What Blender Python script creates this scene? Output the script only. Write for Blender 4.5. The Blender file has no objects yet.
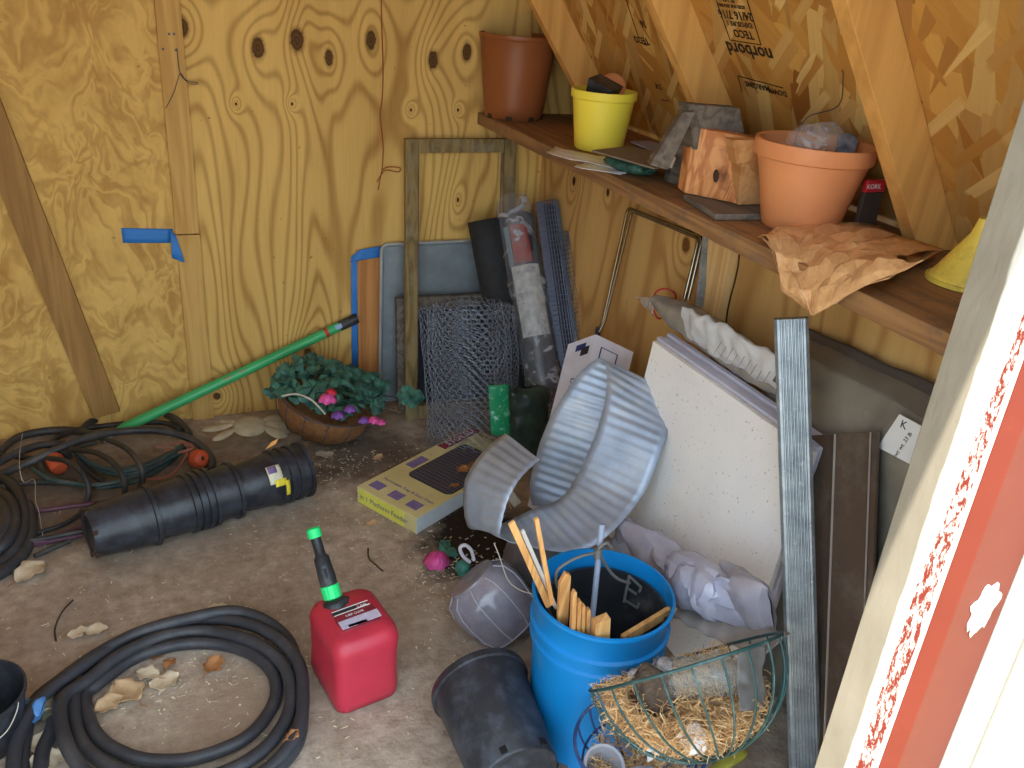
import bpy, bmesh, math, random
from math import sin, cos, pi, sqrt, hypot, exp
from mathutils import Vector, Matrix, noise
random.seed(7)
S = bpy.context.scene
COL = S.collection
# ------------------------------------------------------------------ camera
F = 869.45; YAW, PIT, ROL = 0.42888, 0.44068, -0.08245; CAM = Vector((0, 0, 1.5))
_f = Vector((sin(YAW)*cos(PIT), cos(YAW)*cos(PIT), -sin(PIT))); _r0 = Vector((cos(YAW), -sin(YAW), 0)); _d0 = _f.cross(_r0)
_r = cos(ROL)*_r0 + sin(ROL)*_d0; _d = -sin(ROL)*_r0 + cos(ROL)*_d0
cd = bpy.data.cameras.new('camera'); cam = bpy.data.objects.new('camera', cd); COL.objects.link(cam); S.camera = cam
cd.sensor_width = 36; cd.lens = F*36/1024; cd.clip_start = .02
cam.matrix_world = Matrix(((_r.x, -_d.x, -_f.x, CAM.x), (_r.y, -_d.y, -_f.y, CAM.y), (_r.z, -_d.z, -_f.z, CAM.z), (0, 0, 0, 1)))
# ------------------------------------------------------------------ light
w = bpy.data.worlds.new('sky'); S.world = w; w.use_nodes = True
bg = w.node_tree.nodes['Background']; bg.inputs[0].default_value = (.72, .87, 1, 1); bg.inputs[1].default_value = 2.6
sl = bpy.data.lights.new('sun', 'SUN'); sun = bpy.data.objects.new('sun', sl); COL.objects.link(sun)
sl.energy = 5; sl.angle = .009; sl.color = (1, .95, .86)
sun.rotation_euler = Vector((-1.0, -.13, 1.20)).to_track_quat('Z', 'Y').to_euler()
S.view_settings.view_transform = 'Standard'; S.view_settings.look = 'None'; S.view_settings.gamma = 1
S.view_settings.exposure = 0.62; S.view_settings.use_curve_mapping = False

# ------------------------------------------------------------------ measuring
def ray(x, y): return _r*((x-512)/F) + _d*((y-384)/F) + _f
def at(x, y, ax, v):
    d = ray(x, y); return CAM + d*((v-CAM[ax])/d[ax])
def near_on_ray(x, y, P, dist):
    d = ray(x, y).normalized(); w_ = CAM-P; b = w_.dot(d); c = w_.dot(w_)-dist*dist; D = b*b-c
    return CAM + d*(-b - (sqrt(D) if D > 0 else 0))

# ------------------------------------------------------------------ materials
def lin(c): return tuple(((v/255+.055)/1.055)**2.4 if v/255 > .04045 else v/255/12.92 for v in c)
class NT:
    def __init__(s, name):
        s.m = bpy.data.materials.new(name); s.m.use_nodes = True; s.t = s.m.node_tree; s.p = s.t.nodes['Principled BSDF']
        s.tc = s.t.nodes.new('ShaderNodeTexCoord').outputs['Object']
    def n(s, typ, **kw):
        nd = s.t.nodes.new('ShaderNode'+typ)
        for k, v in kw.items(): setattr(nd, k, v)
        return nd
    def put(s, sock, v):
        if hasattr(v, 'is_linked'): s.t.links.new(v, sock)
        else: sock.default_value = v
    def math(s, op, a, b=0.0, c=None, clamp=False):
        nd = s.n('Math', operation=op, use_clamp=clamp); s.put(nd.inputs[0], a); s.put(nd.inputs[1], b)
        if c is not None: s.put(nd.inputs[2], c)
        return nd.outputs[0]
    def sep(s, v):
        nd = s.n('SeparateXYZ'); s.put(nd.inputs[0], v); return nd.outputs
    def comb(s, x, y, z):
        nd = s.n('CombineXYZ')
        for i, v in enumerate((x, y, z)): s.put(nd.inputs[i], v)
        return nd.outputs[0]
    def mapp(s, scale=(1, 1, 1), rot=(0, 0, 0), v=None, loc=(0, 0, 0)):
        nd = s.n('Mapping'); s.put(nd.inputs[0], v or s.tc); nd.inputs['Scale'].default_value = scale; nd.inputs['Rotation'].default_value = rot; nd.inputs['Location'].default_value = loc
        return nd.outputs[0]
    def noise(s, v, scale, det=4, rough=.55, dist=0, col=False):
        nd = s.n('TexNoise'); s.put(nd.inputs['Vector'], v); nd.inputs['Scale'].default_value = scale; nd.inputs['Detail'].default_value = det
        nd.inputs['Roughness'].default_value = rough; nd.inputs['Distortion'].default_value = dist
        return nd.outputs['Color' if col else 'Fac']
    def ramp(s, v, stops, interp='LINEAR'):
        nd = s.n('ValToRGB'); s.put(nd.inputs[0], v); cr = nd.color_ramp; cr.interpolation = interp
        while len(cr.elements) < len(stops): cr.elements.new(.5)
        for e, (p_, c) in zip(cr.elements, stops):
            e.position = p_; e.color = tuple(c)+(1,) if len(c) == 3 else c
        return nd.outputs[0]
    def mix(s, f, a, b, mode='MIX'):
        nd = s.n('MixRGB', blend_type=mode); s.put(nd.inputs[0], f)
        for i, v in ((1, a), (2, b)): s.put(nd.inputs[i], v if hasattr(v, 'is_linked') else tuple(v)+(1,))
        return nd.outputs[0]
    def rng(s, v, a, b, c=0, d=1):
        nd = s.n('MapRange'); s.put(nd.inputs[0], v)
        for i, q in enumerate((a, b, c, d)): s.put(nd.inputs[i+1], q)
        return nd.outputs[0]
    def bump(s, h, strength=.3, dist=.01):
        nd = s.n('Bump'); s.put(nd.inputs['Height'], h); nd.inputs['Strength'].default_value = strength; nd.inputs['Distance'].default_value = dist
        s.put(s.p.inputs['Normal'], nd.outputs[0])
    def out(s, col=None, rough=.7, metal=0, spec=.4, **kw):
        if col is not None: s.put(s.p.inputs['Base Color'], col if hasattr(col, 'is_linked') else tuple(col)+(1,))
        s.put(s.p.inputs['Roughness'], rough); s.put(s.p.inputs['Metallic'], metal); s.put(s.p.inputs['Specular IOR Level'], spec)
        for k, v in kw.items(): s.put(s.p.inputs[k.replace('_', ' ')], v)
        return s.m
def simple(name, c, rough=.6, metal=0, spec=.4, var=.12, scale=14, bump=.0, c2=None, dust=None, dscale=22, dlo=.52, dhi=.72, **kw):
    t = NT(name); a = lin(c); b = lin(c2) if c2 else tuple(v*(1-var) for v in a); a2 = a if c2 else tuple(min(1, v*(1+var*.6)) for v in a)
    f = t.noise(t.tc, scale, 5, .6); f = t.rng(f, .32, .68)
    col = t.mix(f, a2, b)
    if dust: col = t.mix(t.math('MULTIPLY', t.rng(t.noise(t.tc, dscale, 6, .7), dlo, dhi), .75), col, lin(dust))
    if bump: t.bump(t.noise(t.tc, scale*2.5, 4), bump, .01)
    return t.out(col, rough, metal, spec, **kw)
def wood(name, c1, c2, axis='z', fine=90, coarse=14, rough=.75, knot=None, grey=None):
    t = NT(name); sc = {'x': (.06, 1, 1), 'y': (1, .06, 1), 'z': (1, 1, .06)}[axis]
    v = t.mapp(sc); a = t.noise(v, coarse, 3, .5, .6); b = t.noise(v, fine, 3, .6)
    f = t.math('ADD', t.math('MULTIPLY', t.math('SINE', t.math('MULTIPLY', a, 34)), .32), t.math('MULTIPLY', b, .9)); f = t.rng(f, 0, 1.05)
    col = t.mix(f, lin(c1), lin(c2))
    if grey: col = t.mix(t.rng(t.noise(t.tc, 16, 5, .7), .5, .68, 0, .8), col, lin(grey))
    if knot:
        for k in knot:
            d = t.n('VectorMath', operation='DISTANCE'); t.put(d.inputs[0], t.tc); d.inputs[1].default_value = k[:3]
            col = t.mix(t.rng(d.outputs['Value'], k[3]*.7, k[3], 1, 0), col, lin(k[4]))
    t.bump(f, .12, .004)
    return t.out(col, rough)

def plywood(name, ax, knots, c_l, c_d, blotchy=False, freq=7.0, ph=0):
    """rotary cut plywood; ax = the horizontal axis of the sheet"""
    t = NT(name); x, y, z = t.sep(t.tc); u = x if ax == 0 else y
    u = t.math('ADD', u, ph)
    if blotchy:
        v = t.comb(u, 0, t.math('MULTIPLY', z, .62))
        wv = t.noise(v, 4.5, 3, .5, 0, True); vv = t.n('VectorMath', operation='MULTIPLY_ADD'); t.put(vv.inputs[0], wv); vv.inputs[1].default_value = (.28, 0, .28); t.put(vv.inputs[2], v)
        f = t.noise(vv.outputs[0], 7, 3, .5, 1.6)
        ft = t.math('SINE', t.math('MULTIPLY', f, 32)); g = t.rng(t.noise(v, 9, 5, .65), .35, .7)
        fac = t.math('ADD', t.math('MULTIPLY', t.rng(ft, -1, 1), .38), t.math('MULTIPLY', g, .5)); fac = t.rng(fac, .12, .95, 0, 1)
    else:
        v = t.comb(u, 0, t.math('MULTIPLY', z, .22))
        f = t.math('ADD', t.math('MULTIPLY', u, .9), t.math('MULTIPLY', t.noise(v, 3.0, 2, .4, .3), 1.35))
        for (kx, kz, a, b, amp, *_) in knots:
            dx = t.math('DIVIDE', t.math('SUBTRACT', u, kx+ph), a*2.0); dz = t.math('DIVIDE', t.math('SUBTRACT', z, kz), b*2.1)
            r = t.math('SQRT', t.math('ADD', t.math('ADD', t.math('MULTIPLY', dx, dx), t.math('MULTIPLY', dz, dz)), .5))
            f = t.math('ADD', f, t.math('MULTIPLY', t.math('EXPONENT', t.math('MULTIPLY', r, -.8)), amp))
        s_ = t.math('SINE', t.math('MULTIPLY', f, 6.283*freq))
        s_ = t.math('POWER', t.rng(s_, -1, 1), 3.4)
        fine = t.noise(t.comb(u, 0, t.math('MULTIPLY', z, .03)), 130, 3, .6)
        blot = t.rng(t.noise(v, 6, 4, .6, .5), .3, .75)
        fac = t.math('ADD', t.math('ADD', t.math('MULTIPLY', s_, .44), t.math('MULTIPLY', fine, .28)), t.math('MULTIPLY', blot, .35)); fac = t.rng(fac, .1, 1.0)
    col = t.mix(fac, lin(c_l), lin(c_d))
    sp = t.rng(t.noise(t.tc, 45, 3, .6), .70, .76); col = t.mix(t.math('MULTIPLY', sp, .6), col, lin((96, 62, 26)))
    for kk in knots:
        (kx, kz, a, b, amp) = kk[:5]; kc = kk[5] if len(kk) > 5 else (104, 72, 36)
        dx = t.math('DIVIDE', t.math('SUBTRACT', u, kx+ph), a*.95); dz = t.math('DIVIDE', t.math('SUBTRACT', z, kz), b*.95)
        r = t.math('ADD', t.math('SQRT', t.math('ADD', t.math('MULTIPLY', dx, dx), t.math('MULTIPLY', dz, dz))), t.math('MULTIPLY', t.noise(t.tc, 60, 2), .5))
        col = t.mix(t.rng(r, 1.05, 1.5, .55, 0), col, lin((120, 82, 38)))
        ring = t.rng(t.math('SINE', t.math('MULTIPLY', r, 16)), -1, 1)
        col = t.mix(t.rng(r, .95, 1.12, 1, 0), col, t.mix(ring, lin(kc), tuple(v*.62 for v in lin(kc))))
    t.bump(fac, .08, .004)
    return t.out(col, .8, 0, .25)

def osb(name):
    t = NT(name); v0 = t.tc
    col = t.mix(t.rng(t.noise(v0, 6, 4, .6), .3, .7), lin((206, 154, 76)), lin((178, 124, 54)))
    cols = [((220, 171, 90), (172, 118, 50)), ((230, 188, 109), (161, 103, 40)), ((209, 157, 78), (188, 133, 60)), ((236, 201, 126), (153, 95, 36)), ((203, 148, 70), (168, 112, 45)), ((240, 206, 134), (188, 133, 62))]
    for i, (rot, sx, sc) in enumerate([(.3, .24, 17), (-.35, .20, 22), (1.1, .30, 15), (.05, .16, 26), (.6, .22, 20), (-.5, .14, 30)]):
        v = t.mapp((sx, 1, 1), (0, 0, 0), t.mapp((1, 1, 1), (0, 0, rot+1.2), v0, (i*1.7, i*.9, 0)))
        vo = t.n('TexVoronoi', voronoi_dimensions='2D', feature='F1', distance='CHEBYCHEV' if i % 2 else 'MINKOWSKI'); t.put(vo.inputs['Vector'], v); vo.inputs['Scale'].default_value = sc
        if i % 2 == 0: vo.inputs['Exponent'].default_value = 1.0
        r = t.sep(vo.outputs['Color']); mask = t.math('GREATER_THAN', r[0], .58)
        edge = t.rng(vo.outputs['Distance'], .30, .36, 1, 0) if i > 3 else 1.0
        mask = t.math('MULTIPLY', mask, edge)
        c = t.mix(r[1], lin(cols[i][0]), lin(cols[i][1]))
        g = t.noise(t.mapp((.05, 1, 1), (0, 0, 0), t.mapp((1, 1, 1), (0, 0, rot+1.2), v0)), 90, 3); c = t.mix(t.math('MULTIPLY', g, .35), c, lin((140, 88, 36)))
        col = t.mix(mask, col, c)
    t.bump(t.n('RGBToBW').outputs[0] if False else t.noise(v0, 60, 3), .15, .004)
    return t.out(col, .62, 0, .4)

# ------------------------------------------------------------------ geometry
def BM(): return bmesh.new()
def box(bm, c, s, rot=None, M=None):
    T = Matrix.Translation(Vector(c)) @ (rot.to_4x4() if rot else Matrix()) @ Matrix.Diagonal((s[0], s[1], s[2], 1))
    if M: T = M @ T
    return bmesh.ops.create_cube(bm, size=1, matrix=T)['verts']
def quadbox(bm, p, n):
    """slab from 4 corner points and a thickness vector"""
    n = Vector(n); a = [bm.verts.new(Vector(q)) for q in p]; b = [bm.verts.new(Vector(q)+n) for q in p]
    L = len(p); fs = [bm.faces.new(a), bm.faces.new(b[::-1])]
    for i in range(L): j = (i+1) % L; fs.append(bm.faces.new((a[j], a[i], b[i], b[j])))
    bmesh.ops.recalc_face_normals(bm, faces=fs)
def beam(bm, a, b, wx, wy, up=(0, 0, 1)):
    a, b = Vector(a), Vector(b); z = (b-a).normalized(); u = Vector(up); x = u.cross(z)
    if x.length < 1e-4: x = Vector((1, 0, 0))
    x.normalize(); y = z.cross(x)
    R = Matrix((x, y, z)).transposed(); box(bm, (a+b)/2, (wx, wy, (b-a).length), R)
def smooth_path(pts, n=8, closed=False):
    P = [Vector(p) for p in pts]; out = []; L = len(P)
    for i in range(L if closed else L-1):
        if closed: p0, p1, p2, p3 = P[(i-1) % L], P[i], P[(i+1) % L], P[(i+2) % L]
        else: p0, p1, p2, p3 = P[max(i-1, 0)], P[i], P[i+1], P[min(i+2, L-1)]
        for k in range(n):
            t = k/n; out.append(.5*((2*p1)+(p2-p0)*t+(2*p0-5*p1+4*p2-p3)*t*t+(3*p1-p0-3*p2+p3)*t**3))
    if not closed: out.append(P[-1])
    return out
def tube(bm, pts, r, seg=8, closed=False, caps=True, rf=None):
    P = [Vector(p) for p in pts]; L = len(P); rings = []; prev = None
    for i in range(L):
        a = P[(i-1) % L] if closed or i > 0 else P[i]; b = P[(i+1) % L] if closed or i < L-1 else P[i]
        d = (b-a); d = d.normalized() if d.length > 1e-9 else Vector((0, 0, 1))
        if prev is None:
            x = d.cross(Vector((0, 0, 1)));
            if x.length < .05: x = d.cross(Vector((1, 0, 0)))
        else: x = prev - d*prev.dot(d)
        x.normalize(); prev = x; y = d.cross(x); rr = rf(i/(L-1)) if rf else (r[i] if isinstance(r, (list, tuple)) else r)
        rings.append([bm.verts.new(P[i]+rr*(cos(2*pi*k/seg)*x+sin(2*pi*k/seg)*y)) for k in range(seg)])
    for i in range(L if closed else L-1):
        A, B = rings[i], rings[(i+1) % L]
        for k in range(seg): bm.faces.new((A[k], A[(k+1) % seg], B[(k+1) % seg], B[k]))
    if caps and not closed: bm.faces.new(rings[0][::-1]); bm.faces.new(rings[-1])
def lathe(bm, prof, seg=40, M=None, fn=None):
    rings = []
    for (r, z) in prof:
        if r < 1e-6: v = Vector((0, 0, z)); rings.append([bm.verts.new(M @ v if M else v)])
        else:
            R = []
            for k in range(seg):
                a = 2*pi*k/seg; v = Vector((r*cos(a), r*sin(a), z))
                if fn: v = fn(v, a)
                R.append(bm.verts.new(M @ v if M else v))
            rings.append(R)
    for A, B in zip(rings, rings[1:]):
        for k in range(seg):
            j = (k+1) % seg
            if len(A) == 1 and len(B) == 1: continue
            if len(A) == 1: bm.faces.new((A[0], B[j], B[k]))
            elif len(B) == 1: bm.faces.new((A[k], A[j], B[0]))
            else: bm.faces.new((A[k], A[j], B[j], B[k]))
def grid(bm, fn, nu, nv, closeu=False):
    V = [[bm.verts.new(fn(i/nu, j/nv)) for j in range(nv+1)] for i in range(nu if closeu else nu+1)]
    for i in range(nu):
        for j in range(nv): bm.faces.new((V[i][j], V[(i+1) % len(V)][j], V[(i+1) % len(V)][j+1], V[i][j+1]))
def frame(o, z, xh=(1, 0, 0)):
    z = Vector(z).normalized(); x = Vector(xh); x = (x - z*x.dot(z)).normalized(); y = z.cross(x)
    M = Matrix((x, y, z)).transposed().to_4x4(); M.translation = Vector(o); return M
def obj(name, bm, m, parent=None, smooth=True, bevel=0, solid=0, sub=0, off=0, kind=None, ang=40):
    bmesh.ops.recalc_face_normals(bm, faces=bm.faces[:]) if not solid else None
    me = bpy.data.meshes.new(name); bm.to_mesh(me); bm.free(); me.materials.append(m)
    o = bpy.data.objects.new(name, me); COL.objects.link(o)
    if parent: o.parent = parent; o.matrix_parent_inverse = parent.matrix_world.inverted() if False else Matrix.Translation(-Vector(parent.location)) if parent.type == 'EMPTY' else Matrix()
    if solid: md = o.modifiers.new('thick', 'SOLIDIFY'); md.thickness = solid; md.offset = off
    if bevel: md = o.modifiers.new('bevel', 'BEVEL'); md.width = bevel; md.segments = 2; md.limit_method = 'ANGLE'; md.angle_limit = .6
    if sub: md = o.modifiers.new('sub', 'SUBSURF'); md.levels = sub; md.render_levels = sub
    if smooth:
        for p in me.polygons: p.use_smooth = True
        if not sub:
            lim = math.radians(ang); b = bmesh.new(); b.from_mesh(me)
            for e in b.edges:
                if len(e.link_faces) == 2 and e.calc_face_angle(0) > lim: e.smooth = False
            b.to_mesh(me); b.free()
    if kind: o['kind'] = kind
    return o
def tag(o, label, cat, group=None, kind=None):
    o['label'] = label; o['category'] = cat
    if group: o['group'] = group
    if kind: o['kind'] = kind
    return o
def thing(name, loc, label, cat, group=None):
    o = bpy.data.objects.new(name, None); COL.objects.link(o); o.location = Vector(loc); o.empty_display_size = .05
    return tag(o, label, cat, group)
def plain(o):
    for k in ('label', 'category', 'group', 'kind'):
        if k in o: del o[k]
    return o
def lettering(name, s, size, o, x, y, m, parent, fat=0.0, ext=.0002):
    c = bpy.data.curves.new('lettering', 'FONT'); c.body = s; c.size = size; c.extrude = ext; c.offset = fat; c.align_x = 'CENTER'; c.align_y = 'CENTER'; c.resolution_u = 2
    t = bpy.data.objects.new('lettering', c); COL.objects.link(t); dg = bpy.context.evaluated_depsgraph_get()
    me = bpy.data.meshes.new_from_object(t.evaluated_get(dg)); bpy.data.objects.remove(t); bpy.data.curves.remove(c)
    x = Vector(x).normalized(); y = Vector(y); y = (y-x*y.dot(x)).normalized(); z = x.cross(y)
    M = Matrix((x, y, z)).transposed().to_4x4(); M.translation = Vector(o); me.transform(M)
    me.materials.clear(); me.materials.append(m); q = bpy.data.objects.new(name, me); COL.objects.link(q)
    if parent:
        q.parent = parent
        if parent.type == 'EMPTY': q.matrix_parent_inverse = Matrix.Translation(-Vector(parent.location))
    return q
def nz(p, s=1.0, seed=0.0): return noise.noise(Vector(p)*s+Vector((seed, seed*.7, seed*1.3)))
# ------------------------------------------------------------------ room
YB, XR, ZS = 2.9, 1.37, 1.058         # back wall, low right wall, shelf top
SL, XO = .731, 1.537                  # roof: x = XO - SL*(z-1.06)
def wk(px, py, a, b, amp, *c): p = at(px, py, 1, YB); return (p.x, p.z, a, b, amp)+c
K = [wk(258, 48, .024, .040, .5), wk(297, 40, .026, .042, .45), wk(329, 58, .017, .032, .4), wk(371, 40, .020, .038, .45), wk(433, 60, .021, .036, .5), wk(467, 52, .021, .036, .4),
     wk(182, 27, .022, .034, .8), wk(308, 354, .018, .03, .7), wk(217, 396, .016, .018, -.6), wk(236, 104, .0042, .006, .5, (44, 28, 14)), wk(292, 104, .0042, .006, .5, (44, 28, 14)),
     wk(411, 110, .0045, .006, .5, (44, 28, 14)), wk(458, 110, .0042, .006, .5, (44, 28, 14)), wk(458, 200, .006, .012, .3, (110, 60, 25))]
m_ply_b = plywood('plywood back', 0, K, (232, 192, 112), (160, 114, 54), freq=13)
m_ply_l = plywood('plywood blotchy', 0, [], (222, 182, 104), (166, 120, 58), blotchy=True)
def rk(px, py, a, b, amp, *c): p = at(px, py, 0, XR); return (p.y, p.z, a, b, amp)+c
m_ply_r = plywood('plywood right', 1, [rk(574, 181, .014, .02, .8, (60, 34, 16)), rk(608, 192, .012, .018, -.5, (70, 40, 20)), rk(686, 245, .022, .026, .8, (130, 84, 40))], (220, 180, 114), (166, 116, 60), freq=7, ph=3.1)
m_osb = osb('oriented strand board')
m_stud = wood('stud pine', (212, 170, 98), (184, 138, 70), 'z')
m_brace = wood('brace', (172, 130, 72), (140, 102, 52), 'z')
m_shelf = wood('shelf board', (162, 120, 76), (116, 82, 52), 'y', grey=(104, 88, 76))

def slab(name, c, s, m, kind='structure'):
    b = BM(); box(b, c, s); return obj(name, b, m, smooth=False, kind=kind)
# dusty floor
t = NT('dusty floor'); f1 = t.rng(t.noise(t.tc, 3.2, 6, .65, .6), .3, .72); f2 = t.rng(t.noise(t.tc, 26, 6, .72), .35, .68)
col = t.mix(f1, lin((204, 188, 170)), lin((154, 136, 118))); col = t.mix(t.math('MULTIPLY', f2, .55), col, lin((106, 88, 72)))
fx, fy, fz = t.sep(t.tc)
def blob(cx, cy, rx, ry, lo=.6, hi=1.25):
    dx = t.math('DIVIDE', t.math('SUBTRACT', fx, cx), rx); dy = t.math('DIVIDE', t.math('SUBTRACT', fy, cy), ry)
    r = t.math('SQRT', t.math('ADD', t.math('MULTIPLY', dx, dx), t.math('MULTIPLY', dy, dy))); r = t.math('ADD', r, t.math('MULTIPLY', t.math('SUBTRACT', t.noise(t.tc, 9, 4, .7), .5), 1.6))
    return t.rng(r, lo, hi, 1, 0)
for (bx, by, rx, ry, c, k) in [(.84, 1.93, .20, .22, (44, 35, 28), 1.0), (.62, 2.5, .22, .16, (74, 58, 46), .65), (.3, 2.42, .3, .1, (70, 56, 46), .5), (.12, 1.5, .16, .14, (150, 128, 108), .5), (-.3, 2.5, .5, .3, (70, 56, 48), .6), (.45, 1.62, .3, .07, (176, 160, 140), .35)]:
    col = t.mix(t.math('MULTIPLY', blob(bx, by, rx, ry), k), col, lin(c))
speck = t.rng(t.noise(t.tc, 150, 2, .5), .70, .76); col = t.mix(t.math('MULTIPLY', speck, .6), col, lin((206, 188, 160)))
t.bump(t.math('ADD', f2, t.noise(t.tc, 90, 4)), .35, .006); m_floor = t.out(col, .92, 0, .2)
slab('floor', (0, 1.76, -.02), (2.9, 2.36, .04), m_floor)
# back wall in two sheets, joined on a stud
slab('wall_back', ((.13+1.75)/2, YB+.006, 1.25), (1.75-.13, .012, 2.5), m_ply_b)
slab('wall_rear_left', ((-1.4+.13)/2, YB+.006, 1.25), (1.53, .012, 2.5), m_ply_l)
b = BM(); box(b, (.140, YB-.0085, .333), (.072, .017, .666)); box(b, (.139, YB-.009, 1.58), (.070, .018, 1.82)); obj('trim_1', b, m_stud, smooth=False, bevel=.001, kind='structure')
b = BM(); p0, p1 = at(55, 240, 1, YB), at(118, 404, 1, YB); q0 = at(17, 240, 1, YB); dv = (p1-p0).normalized(); wd = (q0-p0) - dv*((q0-p0).dot(dv)); mid = (p0+p1)/2+wd/2
quadbox(b, [p1+dv*.02, p1+dv*.02+wd*.85, p0-dv*1.5+wd, p0-dv*1.5], (0, -.02, 0)); obj('trim_2', b, m_brace, smooth=False, bevel=.001, kind='structure')
slab('wall_right', (XR+.006, 1.76, .51), (.012, 2.28, 1.02), m_ply_r)
slab('wall_eave', (1.55, 1.76, 1.03), (.02, 2.3, .12), m_shelf)
slab('wall_left', (-1.38, 1.76, .9), (.02, 2.28, 1.8), m_ply_l)
# roof slope of strand board over the shelf; local x runs along the shed, local y up the slope
u = Vector((-SL, 0, 1)).normalized(); n_out = Vector((1, 0, SL)).normalized()
Mr = Matrix((Vector((0, 1, 0)), u, Vector((0, 1, 0)).cross(u))).transposed().to_4x4(); Mr.translation = Vector((XO, 0, 1.06))
LEN = 1.32
def roofslab(name, y0, y1, l0, l1, M_, mm):
    b = BM(); box(b, ((y0+y1)/2, (l0+l1)/2, -.006 if M_[0][2] < 0 else .006), (y1-y0, l1-l0, .011)); o = obj(name, b, mm, smooth=False, kind='structure'); o.matrix_world = M_; return o
zsign = Mr.to_3x3() @ Vector((0, 0, 1))
b = BM(); box(b, (1.76, LEN/2-.05, (.006 if zsign.dot(n_out) > 0 else -.006)), (2.3, LEN+.1, .011)); roof = obj('ceiling_right', b, m_osb, smooth=False, kind='structure'); roof.matrix_world = Mr
ridge_z = 1.06+LEN*u.z; ridge_x = XO+LEN*u.x
slab('ceiling', ((ridge_x-.86)/2, 1.76, ridge_z+.01), (ridge_x+.9, 2.3, .012), m_osb)
b = BM(); quadbox(b, [(-1.38, .62, 1.7), (-1.38, 2.9, 1.7), (-.84, 2.9, ridge_z), (-.84, .62, ridge_z)], (-.01, 0, .01)); obj('ceiling_left', b, m_osb, smooth=False, kind='structure')
# rafters, each 38 mm thick and 89 mm deep
m_raf = wood('rafter pine', (224, 170, 94), (196, 142, 72), 'z', coarse=8, fine=70)
for i, y in enumerate((2.621, 1.881, 1.228)):
    a = Vector((XO, y, 1.06)); e = a+u*LEN; ni = -n_out*.089
    b = BM(); quadbox(b, [a, e, e+ni, a+ni-Vector((0, 0, (a+ni).z-1.06)) if False else a+ni], (0, .038, 0))
    o = obj('trim_%d' % (i+3), b, m_raf, smooth=False, bevel=.0015, kind='structure')
# long shelf on top of the low wall
b = BM(); box(b, ((1.11+1.53)/2, 1.76, ZS-.019), (.42, 2.27, .038)); obj('trim_6', b, m_shelf, smooth=False, bevel=.002, kind='structure')
# light stud on the right wall with a crack beside it
b = BM(); y0 = at(722, 270, 0, XR).y; box(b, (XR-.012, y0, .51), (.024, .10, 1.02)); obj('trim_7', b, wood('wall stud', (232, 194, 132), (206, 158, 98), 'z'), smooth=False, bevel=.001, kind='structure')
b = BM(); cy = y0-.058; tube(b, [(XR-.001, cy+.004*sin(k*1.3), .72+.04*k) for k in range(8)], .0022, 5); obj('trim_8', b, simple('crack', (46, 28, 14)), kind='structure')
# front wall and the painted door jamb
m_cream = simple('cream paint', (206, 200, 186), .5, var=.04, dust=(188, 180, 160), dlo=.6, dhi=.8)
t = NT('jamb paint'); x_, y_, z_ = t.sep(t.tc); col = t.mix(t.rng(t.noise(t.tc, 10, 5), .3, .7), lin((146, 138, 122)), lin((132, 124, 108)))
edge = t.math('ADD', y_, t.math('MULTIPLY', t.math('SUBTRACT', t.noise(t.mapp((1, 1, .25)), 60, 4), .5), .008)); col = t.mix(t.rng(edge, .656, .659, 1, 0), col, lin((216, 212, 202)))
sm = t.noise(t.mapp((1, 1, .35), (.5, 0, 0)), 170, 5, .75, .3); dist_ = t.rng(z_, .8, 1.35, .640, .616)
sm = t.math('MULTIPLY', t.rng(sm, .47, .53), t.math('MULTIPLY', t.math('LESS_THAN', edge, dist_), t.math('GREATER_THAN', edge, .613)))
col = t.mix(sm, col, lin((132, 50, 36))); t.bump(t.noise(t.mapp((1, 1, .3)), 70, 4), .3, .004); m_jamb = t.out(col, .6)
b = BM(); box(b, (.925, .657, 1.0), (.02, .102, 2.1)); box(b, (1.0, .69, 1.0), (.13, .034, 2.1)); obj('door_1', b, m_jamb, smooth=False, bevel=.0015, kind='structure')
m_red = simple('red barn paint', (124, 50, 34), .5, var=.08, scale=5, dust=(134, 58, 42), dlo=.55, dhi=.8)
b = BM(); quadbox(b, [(.9155, .606, -.05), (.926, .585, -.05), (1.021, .585, -.05), (1.021, .62, -.05), (.93, .62, -.05)], (0, 0, 2.1)); obj('trim_9', b, m_red, smooth=False, bevel=.0015, kind='structure')
b = BM(); box(b, (1.036, .585, 1.0), (.026, .05, 2.1)); box(b, (1.054, .590, 1.0), (.010, .05, 2.1)); box(b, (1.22, .582, 1.0), (.322, .05, 2.1)); obj('wall_front', b, m_cream, smooth=False, bevel=.002, kind='structure')
slab('trim_10', (.0, .60, 2.15), (2.2, .05, .45), m_cream)
slab('trim_11', (-1.1, .60, 1.0), (.5, .05, 2.1), m_cream)
# splash of white paint on the red casing
b = BM(); pc = at(983, 607, 1, .585); V = []
for k in range(36):
    a = 2*pi*k/36; r = .0235*(1+.22*noise.noise(Vector((cos(a)*2.2, sin(a)*2.2, .3)))+.12*sin(7*a)); V.append(b.verts.new((pc.x+r*cos(a), .5838, pc.z+r*1.7*sin(a)-(.006 if sin(a) < -.75 and k % 3 else 0))))
cv = b.verts.new((pc.x, .5825, pc.z))
for k in range(36): b.faces.new((V[k], V[(k+1) % 36], cv))
t = NT('white splash'); col = t.mix(t.rng(t.noise(t.mapp((1, 1, .4)), 150, 5, .7), .60, .64), lin((244, 244, 240)), lin((196, 104, 84))); m_splash = t.out(col, .4); obj('trim_12', b, m_splash, solid=.0012, kind='structure')
# yard outside the door
t = NT('gravel yard'); col = t.mix(t.noise(t.tc, 30, 6, .7), lin((206, 184, 150)), lin((168, 146, 116))); slab('ground', (0, -3.45, -.08), (14, 8.0, .04), t.out(col, .9))
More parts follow.
